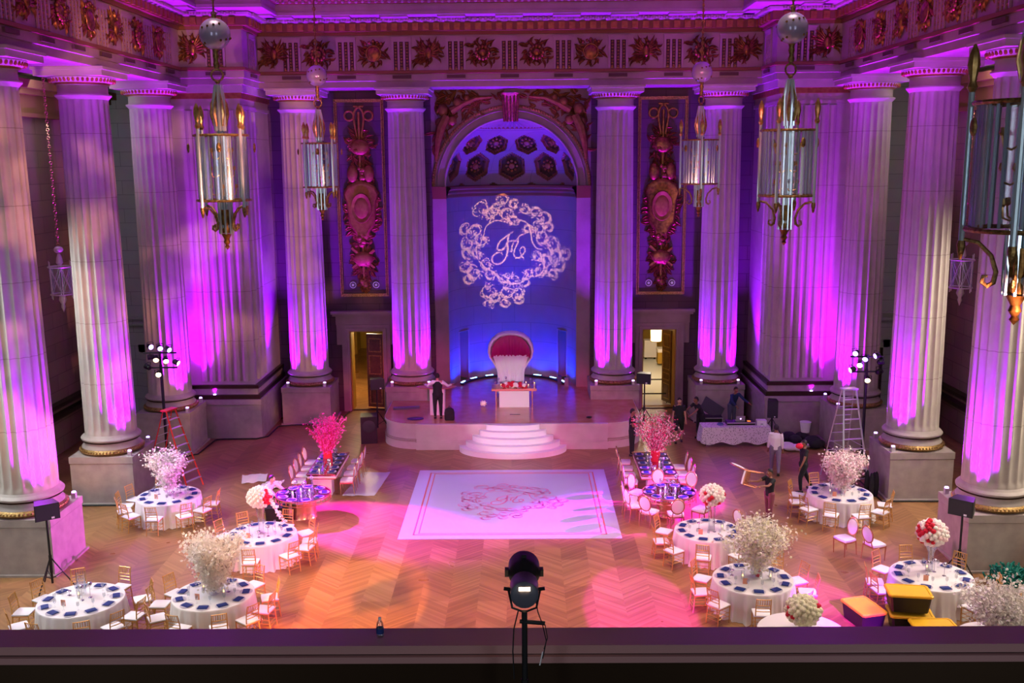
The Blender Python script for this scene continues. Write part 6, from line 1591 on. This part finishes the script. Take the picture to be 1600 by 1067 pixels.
# man on the stage: seen from behind, arms out over the tray
person('person in black vest with back turned, arms spread over a tray on stage', (-2.98, 39.0, ST), R(180), [((-.75, -.35, -.65), (-.5, -.85, .0)), ((.75, -.35, -.65), (.5, -.85, .0))], stand, top=M['white'], vest=M['blackcloth'], sleeves='long', skinm=M['skinl'], s=1.06)
person('person all in black standing at the back end of the right long table, hands together', (4.65, 37.2, 0), R(70), [((-.15, -.3, -1), (.3, -1, .1)), ((.15, -.3, -1), (-.3, -1, .1))], [(DN(-.05), DN()), (DN(.05), DN())])
person('person in black T-shirt and shorts walking near the right doorway', (6.72, 38.9, 0), R(-5), [(DN(-.18, .05), DN(-.1, -.15)), (DN(.18, -.05), DN(.1, -.2))], [((-.05, -.25, -1), DN(0, .05)), ((.05, .2, -1), DN(0, .25))], shorts=True, skinm=M['skinl'])
person('person in black bending over the flight case, back bent', (7.72, 39.5, 0), R(-60), [((-.2, -.8, -.6), (.1, -.9, -.5)), ((.2, -.8, -.6), (-.1, -.9, -.5))], [(DN(-.05, -.1), DN(0, .1)), (DN(.05, .0), DN(0, .1))], lean=(0, -.55))
person('person in a dark blue long-sleeved shirt leaning over the disc jockey gear', (9.3, 41.1, 0), R(25), [((-.3, -.6, -.8), (.1, -.8, -.5)), ((.3, -.7, -.6), (.3, -.8, -.4))], stand, lean=(.05, -.35), top=mat('navy_shirt', (.012, .03, .10), .8), bottom=mat('blue_jeans', (.08, .10, .16), .8), sleeves='long')
person('person in white shirt and grey trousers walking away on the right', (9.55, 34.75, 0), R(168), [(DN(-.15, .1), DN(-.05, -.1)), (DN(.18, -.05), DN(.05, -.25))], [((-.04, .25, -1), (0, .35, -1)), ((.04, -.2, -1), DN(0, .05))], top=mat('white_shirt', (.74, .68, .74), .85), bottom=mat('grey_trousers', (.20, .17, .24), .85), sleeves='long')
person('person in black striding left past the table by the silver ladder', (10.0, 32.75, 0), R(-78), [(DN(-.15, .3), DN(-.05, .1)), (DN(.15, -.35), DN(.05, -.5))], [((-.04, .45, -1), (0, .55, -1)), ((.04, -.4, -1), DN(0, .1))])
t = thing('red_bundle', 'red bundle carried on the shoulder of the striding person', 'bundle', (9.82, 32.7, 1.58)); b = MB(); b.smooth = True; b.sph((0, 0, .08), .11, 10, 8, (1.2, 1, .9)); b.build('bundle_cloth', M['petalr'], t)
person('person in black T-shirt and plum trousers carrying a gold chair through the hall', (8.15, 29.9, 0), R(-62), [((-.15, -.9, -.3), (-.1, -1, .1)), ((.15, -.8, -.4), (-.1, -1, .1))], [(DN(-.05, .1), DN(0, .1)), (DN(.05, -.12), DN())], bottom=mat('plum_trousers', (.20, .05, .08), .8), s=1.0)
ch = OVA.put((7.78, 29.66, 1.42), R(100), 'white oval-back chair carried through the air by a person', 'white oval-back chairs'); ch.rotation_euler = (R(-82), R(15), R(60))
person('person crouching in white and black behind the left mirrored table', (-8.12, 31.4, 0), R(60), [((-.2, -.9, -.6), (0, -1, -.4)), ((.2, -.9, -.6), (0, -1, -.4))], [((-.35, -1, .0), (0, .35, -1)), ((.35, -1, .0), (0, .35, -1))], lean=(0, -.8), top=mat('pale_shirt', (.55, .5, .62), .85), sleeves='long', skinm=M['skinl'], hips=.46)
# small loose details
t = thing('dark_stanchion', 'dark barrier bar low across the right doorway, upper of two', 'barrier', (6.6, 46.4, .95)); b = MB(); b.smooth = True; b.tube([(-.7, 0, 0), (.5, 0, 0)], .035, 6); b.tube([(-.7, 0, -.95), (-.7, 0, 0)], .03, 6); b.tube([(.5, 0, -.95), (.5, 0, 0)], .03, 6); b.build('bar', M['black'], t)
t = thing('dark_stanchion', 'dark barrier bar low across the right doorway, lower of two', 'barrier', (6.6, 45.6, .45)); b = MB(); b.smooth = True; b.tube([(-.7, 0, 0), (.72, 0, 0)], .035, 6); b.tube([(-.6, 0, -.45), (-.6, 0, 0)], .03, 6); b.tube([(.6, 0, -.45), (.6, 0, 0)], .03, 6); b.build('bar', M['black'], t)
